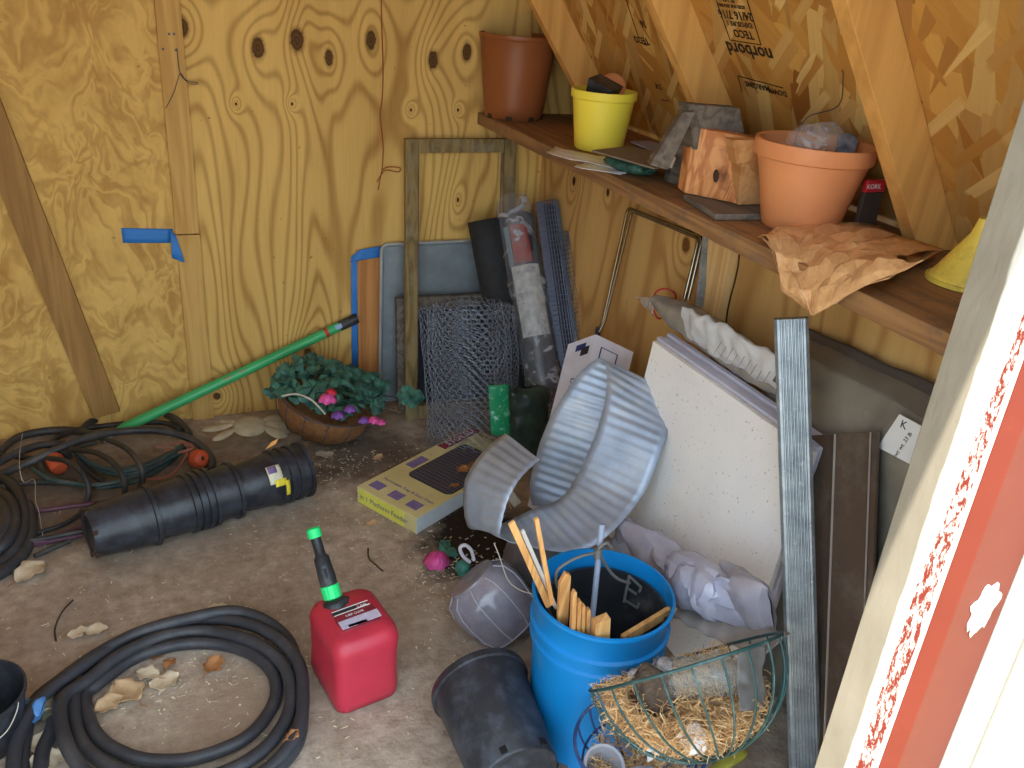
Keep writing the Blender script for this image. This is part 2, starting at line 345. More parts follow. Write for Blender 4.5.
# mill stamps on the strand board, upside down
m_ink = simple('stamp ink', (52, 36, 24), .8)
def roofpt(px, py, lift=.0012):
    d = ray(px, py); n_ = n_out; P0 = Vector((XO, 0, 1.06))-n_*lift; tt = n_.dot(P0-CAM)/n_.dot(d); return CAM+d*tt
def stamp(s, px, py, size):
    xx = Vector((0, 1, 0)); yy = -u                 # viewed from inside the letters stand on their heads
    if xx.cross(yy).dot(n_out) > 0: xx = -xx
    q = lettering('stamp', s, size, roofpt(px, py), xx, yy, m_ink, None, size*.022); q.parent = roof; q.matrix_parent_inverse = roof.matrix_world.inverted()
stamp('TECO', 743, 34, .028); stamp('norbord', 749, 51, .050); stamp('EXPOSURE 1', 739, 24, .017); stamp('24/16 7/16', 735, 15, .029); stamp('SIZED FOR SPACING', 731, 6, .011); stamp('PS 2-04', 728, 0, .014)
stamp('MARGINS', 757, 86, .022); stamp('DOWN', 777, 92, .020)
stamp('7-7', 658, 86, .026); stamp('TECO', 641, 40, .030); stamp('16', 643, 24, .03)
b = BM()
for pl_ in ([(716, 0), (730, 40), (761, 45), (747, 0)], [(738, 76), (783, 88)], [(738, 77), (742, 92)], [(626, 0), (640, 42), (647, 46)], [(661, 100), (669, 101)]):
    tube(b, [roofpt(x, y) for x, y in pl_], .0011, 4)
q = obj('stamp_outline', b, m_ink); q.parent = roof; q.matrix_parent_inverse = roof.matrix_world.inverted()
# ================================================================== materials of the things
m_black = simple('black plastic', (40, 42, 46), .42, dust=(120, 116, 112), dscale=9, dlo=.5, dhi=.8)
m_pot = simple('dusty black pot', (40, 42, 47), .36, dust=(96, 100, 114), dscale=24, dlo=.44, dhi=1.0)
m_rub = simple('dusty black rubber', (52, 53, 58), .5, dust=(112, 110, 110), dscale=7, dlo=.48, dhi=.95, bump=.1)
m_rub2 = simple('black cord', (44, 46, 48), .5, dust=(110, 104, 98), dscale=8, dlo=.45, dhi=.85)
m_tealcord = simple('dark green cord', (54, 78, 78), .4, dust=(120, 124, 120), dscale=10)
m_purple = simple('maroon cord', (96, 58, 76), .5, dust=(126, 104, 108), dscale=10)
m_orange = simple('orange plastic', (206, 88, 52), .5, dust=(180, 120, 90))
m_brownpot = simple('brown plastic pot', (146, 84, 46), .38, var=.1, scale=5)
m_yellow = simple('yellow plastic', (255, 232, 80), .4, var=.04, scale=4, Subsurface_Weight=.0)
m_terra = simple('terracotta plastic', (226, 152, 98), .45, var=.08, scale=6, c2=(212, 138, 90))
m_soil = simple('dry soil', (70, 52, 40), .95, bump=.8, scale=60)
m_funnel = simple('dirty yellow funnel', (250, 222, 96), .45, dust=(196, 170, 70))
m_blue = simple('blue bucket plastic', (10, 122, 190), .42, var=.06, scale=4, dust=(84, 134, 170), dscale=12, dlo=.56, dhi=.9)
m_red = simple('red gas can plastic', (188, 50, 68), .38, var=.14, scale=5, dust=(206, 108, 116), dscale=30, dlo=.62, dhi=.8)
m_green = simple('bright green plastic', (40, 216, 120), .4, var=.05)
m_greenpole = simple('green painted tube', (66, 178, 108), .3, var=.08, dust=(120, 190, 130), dscale=14, dlo=.6, dhi=.9)
m_galv = simple('galvanised steel', (168, 180, 198), .5, metal=.45, var=.16, scale=16, dust=(206, 206, 198), dscale=9, dlo=.5, dhi=.85)
m_galv_dull = simple('dull galvanised tray', (150, 160, 164), .5, metal=.5, var=.2, scale=9, dust=(170, 176, 178), dscale=20, dlo=.55, dhi=.8)
m_zinc = simple('galvanised post', (170, 178, 182), .45, metal=.5, c2=(124, 132, 138), scale=30, dust=(200, 206, 210), dscale=60, dlo=.55, dhi=.7)
m_chrome = simple('chrome', (150, 140, 122), .25, metal=1, var=.03)
m_wire = simple('galvanised wire', (112, 118, 128), .5, metal=.5)
m_wire_dk = simple('dark vinyl wire', (70, 74, 86), .45, metal=.2)
m_greenwire = simple('green coated wire', (26, 62, 60), .4, var=.1, dust=(96, 118, 116), dscale=20)
m_bluewire = simple('blue coated wire', (48, 70, 116), .4, dust=(96, 112, 136), dscale=20)
m_tape = simple('blue painter tape', (52, 124, 200), .6, var=.08)
m_oldwood = wood('weathered frame', (150, 128, 82), (98, 80, 46), 'z', grey=(132, 126, 104))
m_greywood = wood('grey weathered lumber', (124, 114, 102), (78, 70, 62), 'y', fine=120)
m_stake = wood('stake wood', (208, 162, 102), (166, 112, 60), 'z', fine=140)
m_stake_g = wood('grey stake', (176, 164, 144), (128, 116, 98), 'z')
m_white = simple('white label', (226, 226, 224), .5, var=.05)
m_ink2 = simple('print', (44, 44, 50), .7)
m_leaf = [simple('dry leaf tan', (206, 178, 140), .8, c2=(176, 140, 100), scale=30), simple('dry leaf pale', (220, 206, 180), .8, c2=(190, 170, 140), scale=30), simple('dry leaf brown', (176, 124, 78), .8, c2=(146, 96, 58), scale=30)]
m_string = simple('pale string', (196, 188, 170), .9)
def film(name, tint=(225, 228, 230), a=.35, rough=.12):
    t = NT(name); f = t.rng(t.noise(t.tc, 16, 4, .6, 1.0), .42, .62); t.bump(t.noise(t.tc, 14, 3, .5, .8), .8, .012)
    t.out(lin(tint), rough, 0, .8); t.put(t.p.inputs['Alpha'], t.rng(t.math('POWER', f, 3.0), 0, 1, a*.45, min(1, a*2.0))); return t.m  # whiter, more opaque streaks imitate highlights on the wrinkled film
m_film = film('clear film'); m_filmgrey = film('grey film', (190, 190, 186), .8, .25)

# ================================================================== shelf
def pot(name, px, py, z, r0, r1, h, m, label, cat, rim=.008, rimh=.02, wall=.003, group=None, band=None, tilt=0, feet=False):
    c = at(px, py, 2, z); T = thing(name, c, label, cat, group); M_ = Matrix.Translation(c+Vector((0, 0, .001)))
    prof = [(0, .0), (r0-.004, 0), (r0, .004)]; n_ = 6
    for k in range(1, n_+1): q = k/n_*(1-rimh/h-.02); prof.append((r0+(r1-rim*.6-r0)*q, h*q))
    prof += [(r1-rim*.6-.001, h-rimh-.002), (r1-.001, h-rimh), (r1, h-rimh+.002), (r1, h-.001), (r1-.0015, h), (r1-rim*.6-wall, h-.001), (r1-rim*.6-wall-.001, h-rimh)]
    prof += [(r0-wall, .008), (0, .008)]
    b = BM(); lathe(b, prof, 48, M_); obj('body', b, m, T)
    return T, c
T, c = pot('flower_pot', 513, 117, ZS, .098, .130, .262, m_brownpot, 'tall brown plastic flower pot at the far end of the shelf', 'flower pot', rim=.003, rimh=.014)
for k in range(8):
    a = 2*pi*k/8+.25; b = BM(); box(b, c+Vector((.0955*cos(a), .0955*sin(a), .008)), (.022, .008, .013), Matrix.Rotation(a+pi/2, 3, 'Z')); obj('drain_slot', b, m_soil, T)
T, c = pot('flower_pot', 598, 149, ZS, .070, .094, .163, m_yellow, 'bright yellow plastic flower pot on the shelf holding smaller pots', 'flower pot', rim=.006, rimh=.022)
# inside the yellow pot
T2 = thing('seedling_pot', c+Vector((0, 0, .12)), 'black square seedling pot tipped inside the yellow flower pot', 'pot')
b = BM(); Mx = frame(c+Vector((-.012, -.012, .166)), (.15, -.35, 1), (.8, .6, .2)); V = [(-.04, -.04, .022), (.04, -.04, .022), (.04, .04, .022), (-.04, .04, .022)]; W = [(x*.7, y*.7, -.06) for x, y, _ in V]
quad = [[b.verts.new(Mx @ Vector(v)) for v in L] for L in (V, W)]
b.faces.new(quad[0]); b.faces.new(quad[1][::-1])
for k in range(4): b.faces.new((quad[0][k], quad[0][(k+1) % 4], quad[1][(k+1) % 4], quad[1][k]))
obj('body', b, m_black, T2, bevel=.002)
b = BM(); lathe(b, [(0, 0), (.040, 0), (.043, .006), (.041, .007), (.038, .003), (0, .003)], 36, frame(c+Vector((.045, .045, .162)), (-.55, -.65, .42))); tag(obj('saucer', b, m_terra), 'small terracotta saucer standing on edge in the yellow pot', 'saucer')
T, c = pot('flower_pot', 798, 227, ZS, .078, .122, .178, m_terra, 'large terracotta coloured plastic pot on the shelf full of plastic wrap', 'flower pot', rim=.008, rimh=.032)
terr = c
b = BM(); lathe(b, [(0, .135), (.05, .140), (.100, .132), (.098, .120), (0, .120)], 32, Matrix.Translation(c), lambda v, a: v+Vector((0, 0, .008*nz(v, 30)))); obj('soil', b, m_soil, T)
def crumple(name, fn, nu, nv, m, amp=.01, s=18, seed=0, solid=.0006, parent=None, sub=1):
    b = BM(); 
    def g(u_, v_):
        p = Vector(fn(u_, v_)); return p+amp*Vector((nz(p, s, seed+1), nz(p, s, seed+5), nz(p, s, seed+9)))+amp*.4*Vector((nz(p, s*2.7, seed+2), nz(p, s*2.7, seed+6), nz(p, s*2.7, seed+3)))
    grid(b, g, nu, nv); return obj(name, b, m, parent, solid=solid, ang=60)
def pillow(c, L, W, H, ax, ay, az):
    c, ax, ay, az = Vector(c), Vector(ax).normalized(), Vector(ay).normalized(), Vector(az).normalized()
    def f(u_, v_):
        a = 2*pi*u_; t_ = v_*2-1; e = max(0, 1-abs(t_)**3)**.5*.94+.06
        return c+ax*(t_*L/2)+ay*(cos(a)*W/2*(.8+.2*e))+az*(sin(a)*H/2*e)
    return f
def bag(name, c, L, W, H, ax, ay, az, m, amp=.01, s=18, seed=0, nu=40, nv=34, parent=None):
    b = BM(); f = pillow(c, L, W, H, ax, ay, az)
    def g(u_, v_):
        p = f(u_, v_); return p+amp*Vector((nz(p, s, seed+1), nz(p, s, seed+5), nz(p, s, seed+9)))+amp*.45*Vector((nz(p, s*2.7, seed+2), nz(p, s*2.7, seed+6), nz(p, s*2.7, seed+3)))
    grid(b, g, nu, nv, True); return obj(name, b, m, parent, ang=70)
w1 = bag('plastic_wrap', c+Vector((.02, .02, .18)), .12, .10, .055, (1, .3, .15), (-.3, 1, 0), (0, 0, 1), m_film, .014, 20, 3); tag(w1, 'crumpled clear plastic wrap stuffed in the terracotta pot', 'plastic wrap')
w2 = bag('cloth_scrap', c+Vector((.06, -.02, .17)), .05, .035, .03, (.2, .2, 1), (-.3, 1, 0), (1, 0, 0), simple('grey rag', (138, 136, 144), .8, c2=(50, 56, 66), scale=40), .008, 30, 5, 20, 16); tag(w2, 'grey and dark blue rag in the terracotta pot', 'cloth')
b = BM(); tube(b, smooth_path([c+Vector((.02, .09, .16)), c+Vector((.045, .095, .21)), roofpt(838, 106, .01), roofpt(843, 78, .012), roofpt(842, 70, .006)], 6), .0012, 5); tag(obj('bent_wire', b, m_wire_dk), 'thin bent wire rising from the terracotta pot against the roof', 'wire')
# red packet behind the terracotta pot
p = at(874, 186, 0, 1.405); print('packet', p); T = thing('seed_packet', (p.x, p.y, ZS), 'small packet with a red top standing behind the terracotta pot', 'packet'); hh = p.z+.013-ZS
b = BM(); box(b, (p.x, p.y, ZS+(hh-.026)/2+.0005), (.05, .012, hh-.026)); obj('dark_base', b, simple('dark packet', (70, 58, 50), .6), T, bevel=.001)
b = BM(); box(b, (p.x, p.y, ZS+hh-.0125), (.0505, .0125, .025)); obj('wrapper', b, simple('red wrapper', (206, 44, 52), .4), T, bevel=.002)
lettering('print', 'KORIL', .014, p+Vector((-.006, -.0068, 0)), (1, 0, 0), (0, 0, 1), m_white, T)
# brown paper bag draped over the shelf edge
t = NT('brown paper bag'); fb = t.noise(t.tc, 30, 5, .7, 1.2); col = t.mix(t.rng(fb, .3, .7), lin((228, 182, 130)), lin((188, 136, 88))); t.bump(t.noise(t.tc, 14, 3, .5, .4), .5, .01); m_bag = t.out(col, .34, 0, .6, Transmission_Weight=.0)
top = [(757, 238), (800, 226), (862, 224), (900, 236), (946, 250)]; bot = [(782, 290), (806, 309), (815, 314), (862, 288), (925, 262)]
A_ = [at(x, y, 2, ZS+zz) for (x, y), zz in zip(top, (.010, .016, .020, .030, .02))]
B_ = [at(x, y, 0, 1.085+xx) for (x, y), xx in zip(bot, (0, 0, 0, .0, .0))]
mid_ = [Vector((1.105, (a.y+b_.y)/2, ZS+.018)) for a, b_ in zip(A_, B_)]
SA, SMi, SB = smooth_path(A_, 8), smooth_path(mid_, 8), smooth_path(B_, 8)
def bagf(u_, v_, o=0):
    k = min(int(u_*(len(SA)-1)+.5), len(SA)-1)
    a, m__, c_ = SA[k], SMi[k], SB[k]; e = m__.copy()
    return ((1-v_)**2*a+2*v_*(1-v_)*(e*1.0)+v_*v_*c_)+Vector((-o*.5, 0, o))*4*v_*(1-v_)
b = BM()
for o_, sd in ((.022, 0), (.002, 4)):
    def g(u_, v_):
        p = bagf(u_, v_, o_); e = min(1, 6*min(u_, 1-u_, v_, 1-v_)+.35); return p+e*.015*Vector((nz(p, 26, sd), nz(p, 26, sd+3), nz(p, 26, sd+6)))+e*.005*Vector((nz(p, 70, sd), nz(p, 70, sd+3), nz(p, 70, sd+6)))
    grid(b, g, 24, 14)
bmesh.ops.triangulate(b, faces=b.faces[:])
tag(obj('paper_bag', b, m_bag, solid=.0006, ang=16), 'crumpled brown bag draped over the shelf edge below the terracotta pot', 'bag')
# yellow funnel standing upside down
fc = at(966, 284, 2, ZS); T = thing('funnel', fc, 'yellow plastic funnel standing mouth down at the near end of the shelf', 'funnel')
b = BM(); lathe(b, [(.066, 0), (.067, .002), (.065, .010), (.062, .014), (.056, .022), (.030, .068), (.017, .090), (.011, .118), (.009, .118), (.015, .088), (.028, .066), (.054, .02), (.064, .002)], 44, Matrix.Translation(fc+Vector((0, 0, .001)))); obj('cone', b, m_funnel, T)
b = BM(); lathe(b, [(.0665, .0), (.070, .001), (.070, .008), (.0665, .009)], 44, Matrix.Translation(fc+Vector((0, 0, .001)))); obj('rim', b, m_funnel, T)
# offcuts of lumber
t = NT('knotty offcut'); d_ = t.noise(t.mapp((1, 1, .35)), 16, 3, .5, .8); col = t.mix(t.rng(t.math('SINE', t.math('MULTIPLY', d_, 30)), -1, 1), lin((214, 150, 92)), lin((180, 108, 56)))
col = t.mix(t.rng(t.noise(t.tc, 12, 5, .6), .55, .7), col, lin((110, 60, 34))); m_knotty = t.out(col, .6)
m_cutend = wood('fresh cut pine', (206, 156, 100), (166, 106, 56), 'y')
def corner_block(name, pts, dvec, m, label, cat, group=None, bev=.0015):
    b = BM(); quadbox(b, pts, dvec); return tag(obj(name, b, m, smooth=False, bevel=bev), label, cat, group)
g0 = ZS+.001
# flat grey board on the shelf under the knotty block
a1, a2, a3, a4 = at(684, 194, 2, g0+.014), at(716, 214, 2, g0+.014), at(778, 214, 2, g0+.014), at(764, 190, 2, g0+.014)
corner_block('wood_offcut', [a1, a2, a3, a4], (0, 0, -.013), m_greywood, 'thin grey weathered board lying flat on the shelf under the knotty block', 'wood block')
# knotty orange block standing on its edge, its end to the left
yk = at(700, 195, 2, g0+.014).y
c1, c2, c3, c4 = at(684, 193, 2, g0+.016), at(742, 205, 2, g0+.016), None, None
T = thing('knotty_block', c1, 'orange brown block of knotty wood with torn end on the shelf', 'wood block')
P_ = lambda x, y, yy: at(x, y, 1, yy)
y1, y2 = c1.y, c2.y
b = BM(); quadbox(b, [c1, c2, P_(762, 140, y2+.02), P_(694, 127, y1)], (.008, .040, .002)); obj('block', b, m_knotty, T, smooth=False, bevel=.002)
b = BM(); quadbox(b, [P_(733, 140, y2-.004), P_(772, 140, y2-.01), P_(772, 160, y2-.01), P_(737, 164, y2-.004)], (.0, .03, 0)); obj('split', b, m_cutend, T, smooth=False, bevel=.001)
kk = P_(716, 176, (y1+y2)/2-.004); b = BM(); lathe(b, [(0, .004), (.008, .004), (.011, .0)], 20, frame(kk, (-.4, -1, .2)), lambda v, a: Vector((v.x*.6, v.y*1.3, v.z))); obj('knot', b, simple('knot', (60, 34, 22), .7), T)
c5, c6 = at(738, 205, 2, g0+.016), at(772, 204, 2, g0+.016)
corner_block('wood_offcut', [c5, c6, P_(772, 163, c6.y), P_(742, 160, c5.y)], (.01, .05, .0), m_cutend, 'short pine offcut with a pale cut end beside the terracotta pot', 'wood block')
# two grey weathered blocks behind
d1, d2 = at(672, 184, 2, g0), at(700, 170, 2, g0)
corner_block('wood_offcut', [at(668, 182, 2, g0), at(690, 190, 2, g0), P_(713, 118, at(690, 190, 2, g0).y), P_(683, 112, at(668, 182, 2, g0).y)], (.012, .04, .0), m_greywood, 'grey weathered offcut leaning steeply behind the knotty block', 'wood block')
yy = y1-.01
corner_block('wood_offcut', [P_(694, 150, yy), P_(748, 150, yy), P_(740, 108, yy), P_(688, 104, yy)], (.0, .04, .0), m_greywood, 'grey weathered block topmost at the back of the shelf lumber', 'wood block')
corner_block('wood_offcut', [P_(650, 165, yy-.05), P_(668, 170, yy-.05), P_(696, 112, yy-.02), P_(683, 112, yy-.02)], (.01, .03, .0), m_greywood, 'narrow grey offcut leaning at the left of the shelf lumber', 'wood block')
# papers, green wrapper and shingle in front of the yellow pot
m_paper = simple('white plastic sheet', (222, 220, 222), .4, var=.06, bump=.3, scale=20)
def quadsheet(P4, lift=None):
    P4 = [Vector(p) for p in P4]
    def f(u_, v_): return (P4[0]*(1-u_)+P4[1]*u_)*(1-v_)+(P4[3]*(1-u_)+P4[2]*u_)*v_+(lift(u_, v_) if lift else Vector())
    return f
zz = ZS+.006
o = crumple('paper_sheet', quadsheet([at(546, 153, 2, zz), at(556, 147, 2, zz), at(622, 162, 2, zz), at(612, 168, 2, zz)]), 14, 8, m_paper, .006, 30, 2, .001); tag(o, 'crumpled white sheet hanging over the shelf edge by the yellow pot', 'paper')
o = crumple('paper_sheet', quadsheet([at(574, 167, 2, zz-.002), at(590, 161, 2, zz-.002), at(640, 172, 2, zz-.002), at(620, 174, 2, zz-.002)]), 12, 6, m_paper, .003, 30, 9, .001); tag(o, 'flat white sheet below the crumpled one at the shelf edge', 'paper')
m_greenw = simple('dark green wrapper', (66, 112, 96), .35, c2=(38, 70, 62), scale=30, bump=.5)
o = bag('green_wrapper', at(630, 166, 2, ZS+.02), .16, .05, .03, (.35, -1, 0), (1, .35, 0), (0, 0, 1), m_greenw, .010, 32, 4); tag(o, 'dark green crumpled wrapper under the grey shingle on the shelf', 'wrapper')
m_shing = simple('grey shingle', (128, 114, 96), .8, var=.2, scale=60)
b = BM(); z2 = ZS+.045; quadbox(b, [at(592, 150, 2, z2), at(628, 146, 2, z2), at(690, 158, 2, z2+.004), at(655, 168, 2, z2+.002)], (0, 0, -.004)); tag(obj('roof_shingle', b, m_shing, smooth=False), 'flat grey shingle lying on the green wrapper on the shelf', 'shingle')
b = BM(); quadbox(b, [at(650, 156, 2, z2+.006), at(662, 143, 2, z2+.03), at(676, 158, 2, z2+.02), at(672, 168, 2, z2+.002)], (0, 0, -.0015)); tag(obj('paper_card', b, m_white, smooth=False), 'small pale card leaning between the shingle and the grey lumber', 'card')
b = BM(); quadbox(b, [at(630, 141, 2, ZS+.01), at(650, 141, 2, ZS+.01), at(690, 152, 2, ZS+.01), at(670, 156, 2, ZS+.01)], (0, 0, -.005)); tag(obj('paper_envelope', b, simple('lilac envelope', (178, 174, 190), .6), smooth=False), 'pale lilac envelope lying behind the shingle', 'envelope')
# ================================================================== the back wall corner
def plane_text(*a, **k): return lettering(*a, **k)
# old wooden frame leaning on the back wall
T = thing('wooden_frame', (1.05, 2.80, 0), 'tall narrow weathered wooden frame leaning against the back wall', 'frame')
zt = .965; TL = at(404, 138, 1, 2.872); TRt = at(514, 138, 1, 2.872); BLf = at(404, 418, 1, 2.715); BRf = at(512, 408, 1, 2.715)
sw = .044
def along(p, q, k): return p+(q-p)*k
hx = (TRt-TL).normalized()
b = BM(); quadbox(b, [TL, TL+hx*sw, BLf+hx*sw, BLf], (0, -.022, 0)); obj('stile', b, m_oldwood, T, smooth=False, bevel=.0015)
b = BM(); quadbox(b, [TRt-hx*sw, TRt, BRf, BRf-hx*sw], (0, -.022, 0)); obj('stile', b, m_oldwood, T, smooth=False, bevel=.0015)
b = BM(); dn = (BLf-TL).normalized(); quadbox(b, [TL+hx*(sw+.001), TRt-hx*(sw+.001), TRt-hx*(sw+.001)+dn*.045, TL+hx*(sw+.001)+dn*.045], (0, -.020, 0)); obj('top_rail', b, m_oldwood, T, smooth=False, bevel=.0015)
b = BM(); quadbox(b, [BLf+hx*(sw+.001)-dn*.05, BRf-hx*(sw+.001)-dn*.05, BRf-hx*(sw+.001), BLf+hx*(sw+.001)], (0, -.020, 0)); obj('bottom_rail', b, m_oldwood, T, smooth=False, bevel=.0015)
for s_ in (0, 1):
    b = BM(); q0_ = (TL+hx*(sw+.0015)) if s_ == 0 else (TRt-hx*(sw+.0055)); box(b, q0_+dn*.45+Vector((.002, -.008, 0)), (.004, .006, .80), frame((0, 0, 0), -dn).to_3x3()); obj('bead', b, m_greywood, T, smooth=False)
# galvanised tray on edge
def rrect(w_, h_, r, n_=6):
    o_ = []
    for cx, cy, a0 in ((w_/2-r, h_/2-r, 0), (-w_/2+r, h_/2-r, 90), (-w_/2+r, -h_/2+r, 180), (w_/2-r, -h_/2+r, 270)):
        for k in range(n_+1): a = math.radians(a0+90*k/n_); o_.append((cx+r*cos(a), cy+r*sin(a)))
    return o_
def tray(name, o_, ux, uy, w_, h_, depth, r, m, T):
    ux, uy = Vector(ux).normalized(), Vector(uy).normalized(); nn = ux.cross(uy)
    b = BM(); loops = []
    for (d_, z_) in ((0, .0), (0, .003), (-.008, .003), (-.014, -depth), (-.03, -depth-.001)):
        loops.append([b.verts.new(Vector(o_)+ux*x+uy*y+nn*z_) for x, y in rrect(w_+2*d_, h_+2*d_, max(r+d_, .003))])
    for A, B in zip(loops, loops[1:]):
        for k in range(len(A)): b.faces.new((A[k], A[(k+1) % len(A)], B[(k+1) % len(A)], B[k]))
    b.faces.new(loops[-1]); return obj(name, b, m, T, solid=.0012)
T = thing('metal_tray', (1.0, 2.84, 0), 'large galvanised metal tray standing on edge against the back wall', 'tray')
tl = at(381, 244, 1, 2.885); bl = at(379, 407, 1, 2.85); uy = (tl-bl).normalized(); hgt = (tl-bl).length
ctr = (tl+bl)/2+Vector((.235, 0, 0)); tray('pan', ctr, (1, 0, 0), uy, .47, hgt, .012, .025, m_galv_dull, T)
b = BM(); nn = Vector((1, 0, 0)).cross(uy); tube(b, [ctr+Vector((1, 0, 0))*x+uy*y+nn*.004 for x, y in rrect(.47, hgt, .025)], .0052, 8, closed=True); obj('rolled_rim', b, simple('tray rim', (206, 206, 202), .4, metal=.6), T)
# plywood offcut and strips of tape
b = BM(); quadbox(b, [at(356, 250, 1, 2.892), at(382, 250, 1, 2.892), at(381, 400, 1, 2.885), at(360, 400, 1, 2.885)], (0, .005, 0)); tag(obj('plywood_offcut', b, wood('reddish ply', (206, 146, 84), (160, 100, 50), 'z', coarse=9), smooth=False), 'narrow strip of reddish plywood between the blue tape and the metal tray', 'plywood')
def tape(P4, label, curl=0):
    b = BM(); f = quadsheet(P4, (lambda u_, v_: Vector((0, -curl*sin(pi*u_*.5)**2, 0))) if curl else None); grid(b, f, 8, 3); return tag(obj('tape_strip', b, m_tape, solid=.0006), label, 'tape')
yt = YB-.002
tape([at(121, 228, 1, yt), at(173, 229, 1, yt), at(170, 243, 1, yt), at(123, 243, 1, yt)], 'short horizontal strip of blue tape on the left of the stud', .0)
tape([at(170, 229, 1, yt-.018), at(176, 236, 1, yt-.020), at(185, 263, 1, yt-.03), at(172, 258, 1, yt-.03)], 'folded end of blue tape hanging over the stud')
tape([at(351, 257, 1, yt-.012), at(357, 252, 1, yt-.012), at(358, 372, 1, yt-.012), at(352, 372, 1, yt-.012)], 'long vertical strip of blue tape beside the metal tray')
tape([at(350, 262, 1, yt-.014), at(359, 250, 1, yt-.014), at(381, 246, 1, yt-.014), at(381, 257, 1, yt-.014)], 'short blue tape end folded over the top of the vertical strip')
# string and wire on the back wall, nails in the stud
m_redstr = simple('red twine', (160, 78, 48), .9)
T = thing('red_twine', at(381, 100, 1, YB-.004), 'red twine hanging down the back wall to a knot', 'string')
b = BM(); tube(b, smooth_path([at(x, y, 1, YB-.004-.006*(k % 2)) for k, (x, y) in enumerate([(381, -6), (382, 35), (383, 70), (382, 100), (380, 115), (383, 145), (382, 168), (378, 190)])], 6), .0018, 5); obj('cord', b, m_redstr, T)
b = BM(); tube(b, smooth_path([at(x, y, 1, YB-.012) for x, y in [(382, 170), (388, 167), (400, 168), (398, 172), (388, 170), (383, 172), (377, 182)]], 5), .0018, 5); obj('knot', b, m_redstr, T)
b = BM(); tube(b, smooth_path([at(x, y, 1, YB-.022) for x, y in [(177, 48), (179, 68), (183, 78), (192, 84), (198, 83), (186, 80), (180, 74), (174, 92), (167, 106), (165, 108)]], 6), .0011, 5); tag(obj('loose_wire', b, m_wire_dk), 'thin dark wire dangling from the stud on the back wall', 'wire')
for x, y in ((169, 34), (174, 34), (163, 49), (176, 50)):
    b = BM(); p = at(x, y, 1, YB-.02); lathe(b, [(0, .002), (.0035, .002), (.0035, 0), (0, 0)], 12, frame(p, (0, -1, 0))); tag(obj('nail', b, m_wire_dk), 'dark nail head in the stud on the back wall', 'nail', 'nail heads in the stud')
# green pole
pa, pb = at(118, 431, 2, .035), at(357, 318, 1, 2.872); dirp = (pb-pa).normalized(); Lp = (pb-pa).length
T = thing('tool_pole', pa, 'long green pole with a black end leaning up against the back wall', 'pole')
b = BM(); tube(b, [pa, pa+dirp*.03, pa+dirp*(Lp-.07)], [.014, .0175, .0175], 20); obj('shaft', b, m_greenpole, T)
b = BM(); tube(b, [pa+dirp*(Lp-.07), pb], .0185, 20); obj('end_cap', b, m_black, T)
b = BM(); tube(b, [pa-dirp*.05-Vector((0, 0, .012)), pa+dirp*.005], .008, 12); obj('tip', b, m_galv, T)
sx = dirp; toc = (CAM-(pa+dirp*Lp*.5)); ny = (toc-dirp*toc.dot(dirp)).normalized(); upv = ny.cross(dirp)*-1
if upv.z < 0: upv = -upv
def onpole(k, dy=0): return pa+dirp*(Lp*k)+ny*.0178+upv*dy
m_redprint = simple('red print', (190, 60, 44), .5)
for s_, k in (('FISKARS', .46),) if False else (('POLE', .44), ('SAW', .50)):
    q = lettering('print', s_, .012, onpole(k, .003), dirp, upv, m_redprint, T)
b = BM(); tube(b, [pa+dirp*(Lp*.855), pa+dirp*(Lp*.87)], .0178, 20); obj('red_band', b, m_redprint, T)
b = BM(); c_ = onpole(.915); quadbox(b, [c_-dirp*.012-upv*.008, c_+dirp*.012-upv*.008, c_+dirp*.012+upv*.008, c_-dirp*.012+upv*.008], ny*.0008); obj('sticker', b, simple('blue white sticker', (150, 176, 214), .5), T)
# wooden screen frame with dark mesh in front of the tray
T = thing('window_screen', (1.05, 2.74, 0), 'small weathered wooden screen frame standing behind the chicken wire', 'screen')
tl, tr, bl_ = at(395, 297, 1, 2.84), at(505, 291, 1, 2.84), at(397, 414, 1, 2.775); hx = (tr-tl).normalized(); dn = (bl_-tl).normalized(); Hh = (bl_-tl).length; Ww = (tr-tl).length
for nm, o_, w_, h_ in (('stile', tl, .042, Hh), ('stile', tr-hx*.042, .042, Hh), ('rail', tl+hx*.043, Ww-.086, .045), ('rail', tl+hx*.043+dn*(Hh-.045), Ww-.086, .045)):
    b = BM(); quadbox(b, [o_, o_+hx*w_, o_+hx*w_+dn*h_, o_+dn*h_], (0, -.02, 0)); obj(nm, b, m_greywood, T, smooth=False, bevel=.001)
b = BM(); quadbox(b, [tl+hx*.03, tr-hx*.03, tr-hx*.03+dn*Hh*.97, tl+hx*.03+dn*Hh*.97], (0, .003, 0)); t = NT('dark screening'); g = t.math('MAXIMUM', t.math('SINE', t.math('MULTIPLY', t.sep(t.tc)[0], 1500)), t.math('SINE', t.math('MULTIPLY', t.sep(t.tc)[2], 1500))); obj('mesh_panel', b, t.out(t.mix(t.rng(g, .6, 1), lin((34, 36, 42)), lin((70, 74, 82))), .6), T, smooth=False)
# roll of black fabric
def roll(name, base, top, r, m, label, cat, turns=2.2, th=.003):
    T = thing(name, base, label, cat); a = Vector(base); z = Vector(top)-a; L = z.length; M_ = frame(a, z)
    b = BM(); N = 64
    def f(u_, v_): an = 2*pi*turns*u_; rr = r*(.72+.28*u_); return M_ @ Vector((rr*cos(an), rr*sin(an), L*v_+.006*nz((u_*3, v_, 1), 2)))
    grid(b, f, N, 8); obj('sheet', b, m, T, solid=th); return T
roll('fabric_roll', at(522, 424, 2, .004), at(483, 220, 1, 2.80), .060, simple('black fabric', (46, 48, 50), .85, var=.2, scale=50), 'roll of black landscape fabric leaning in the back corner', 'roll')
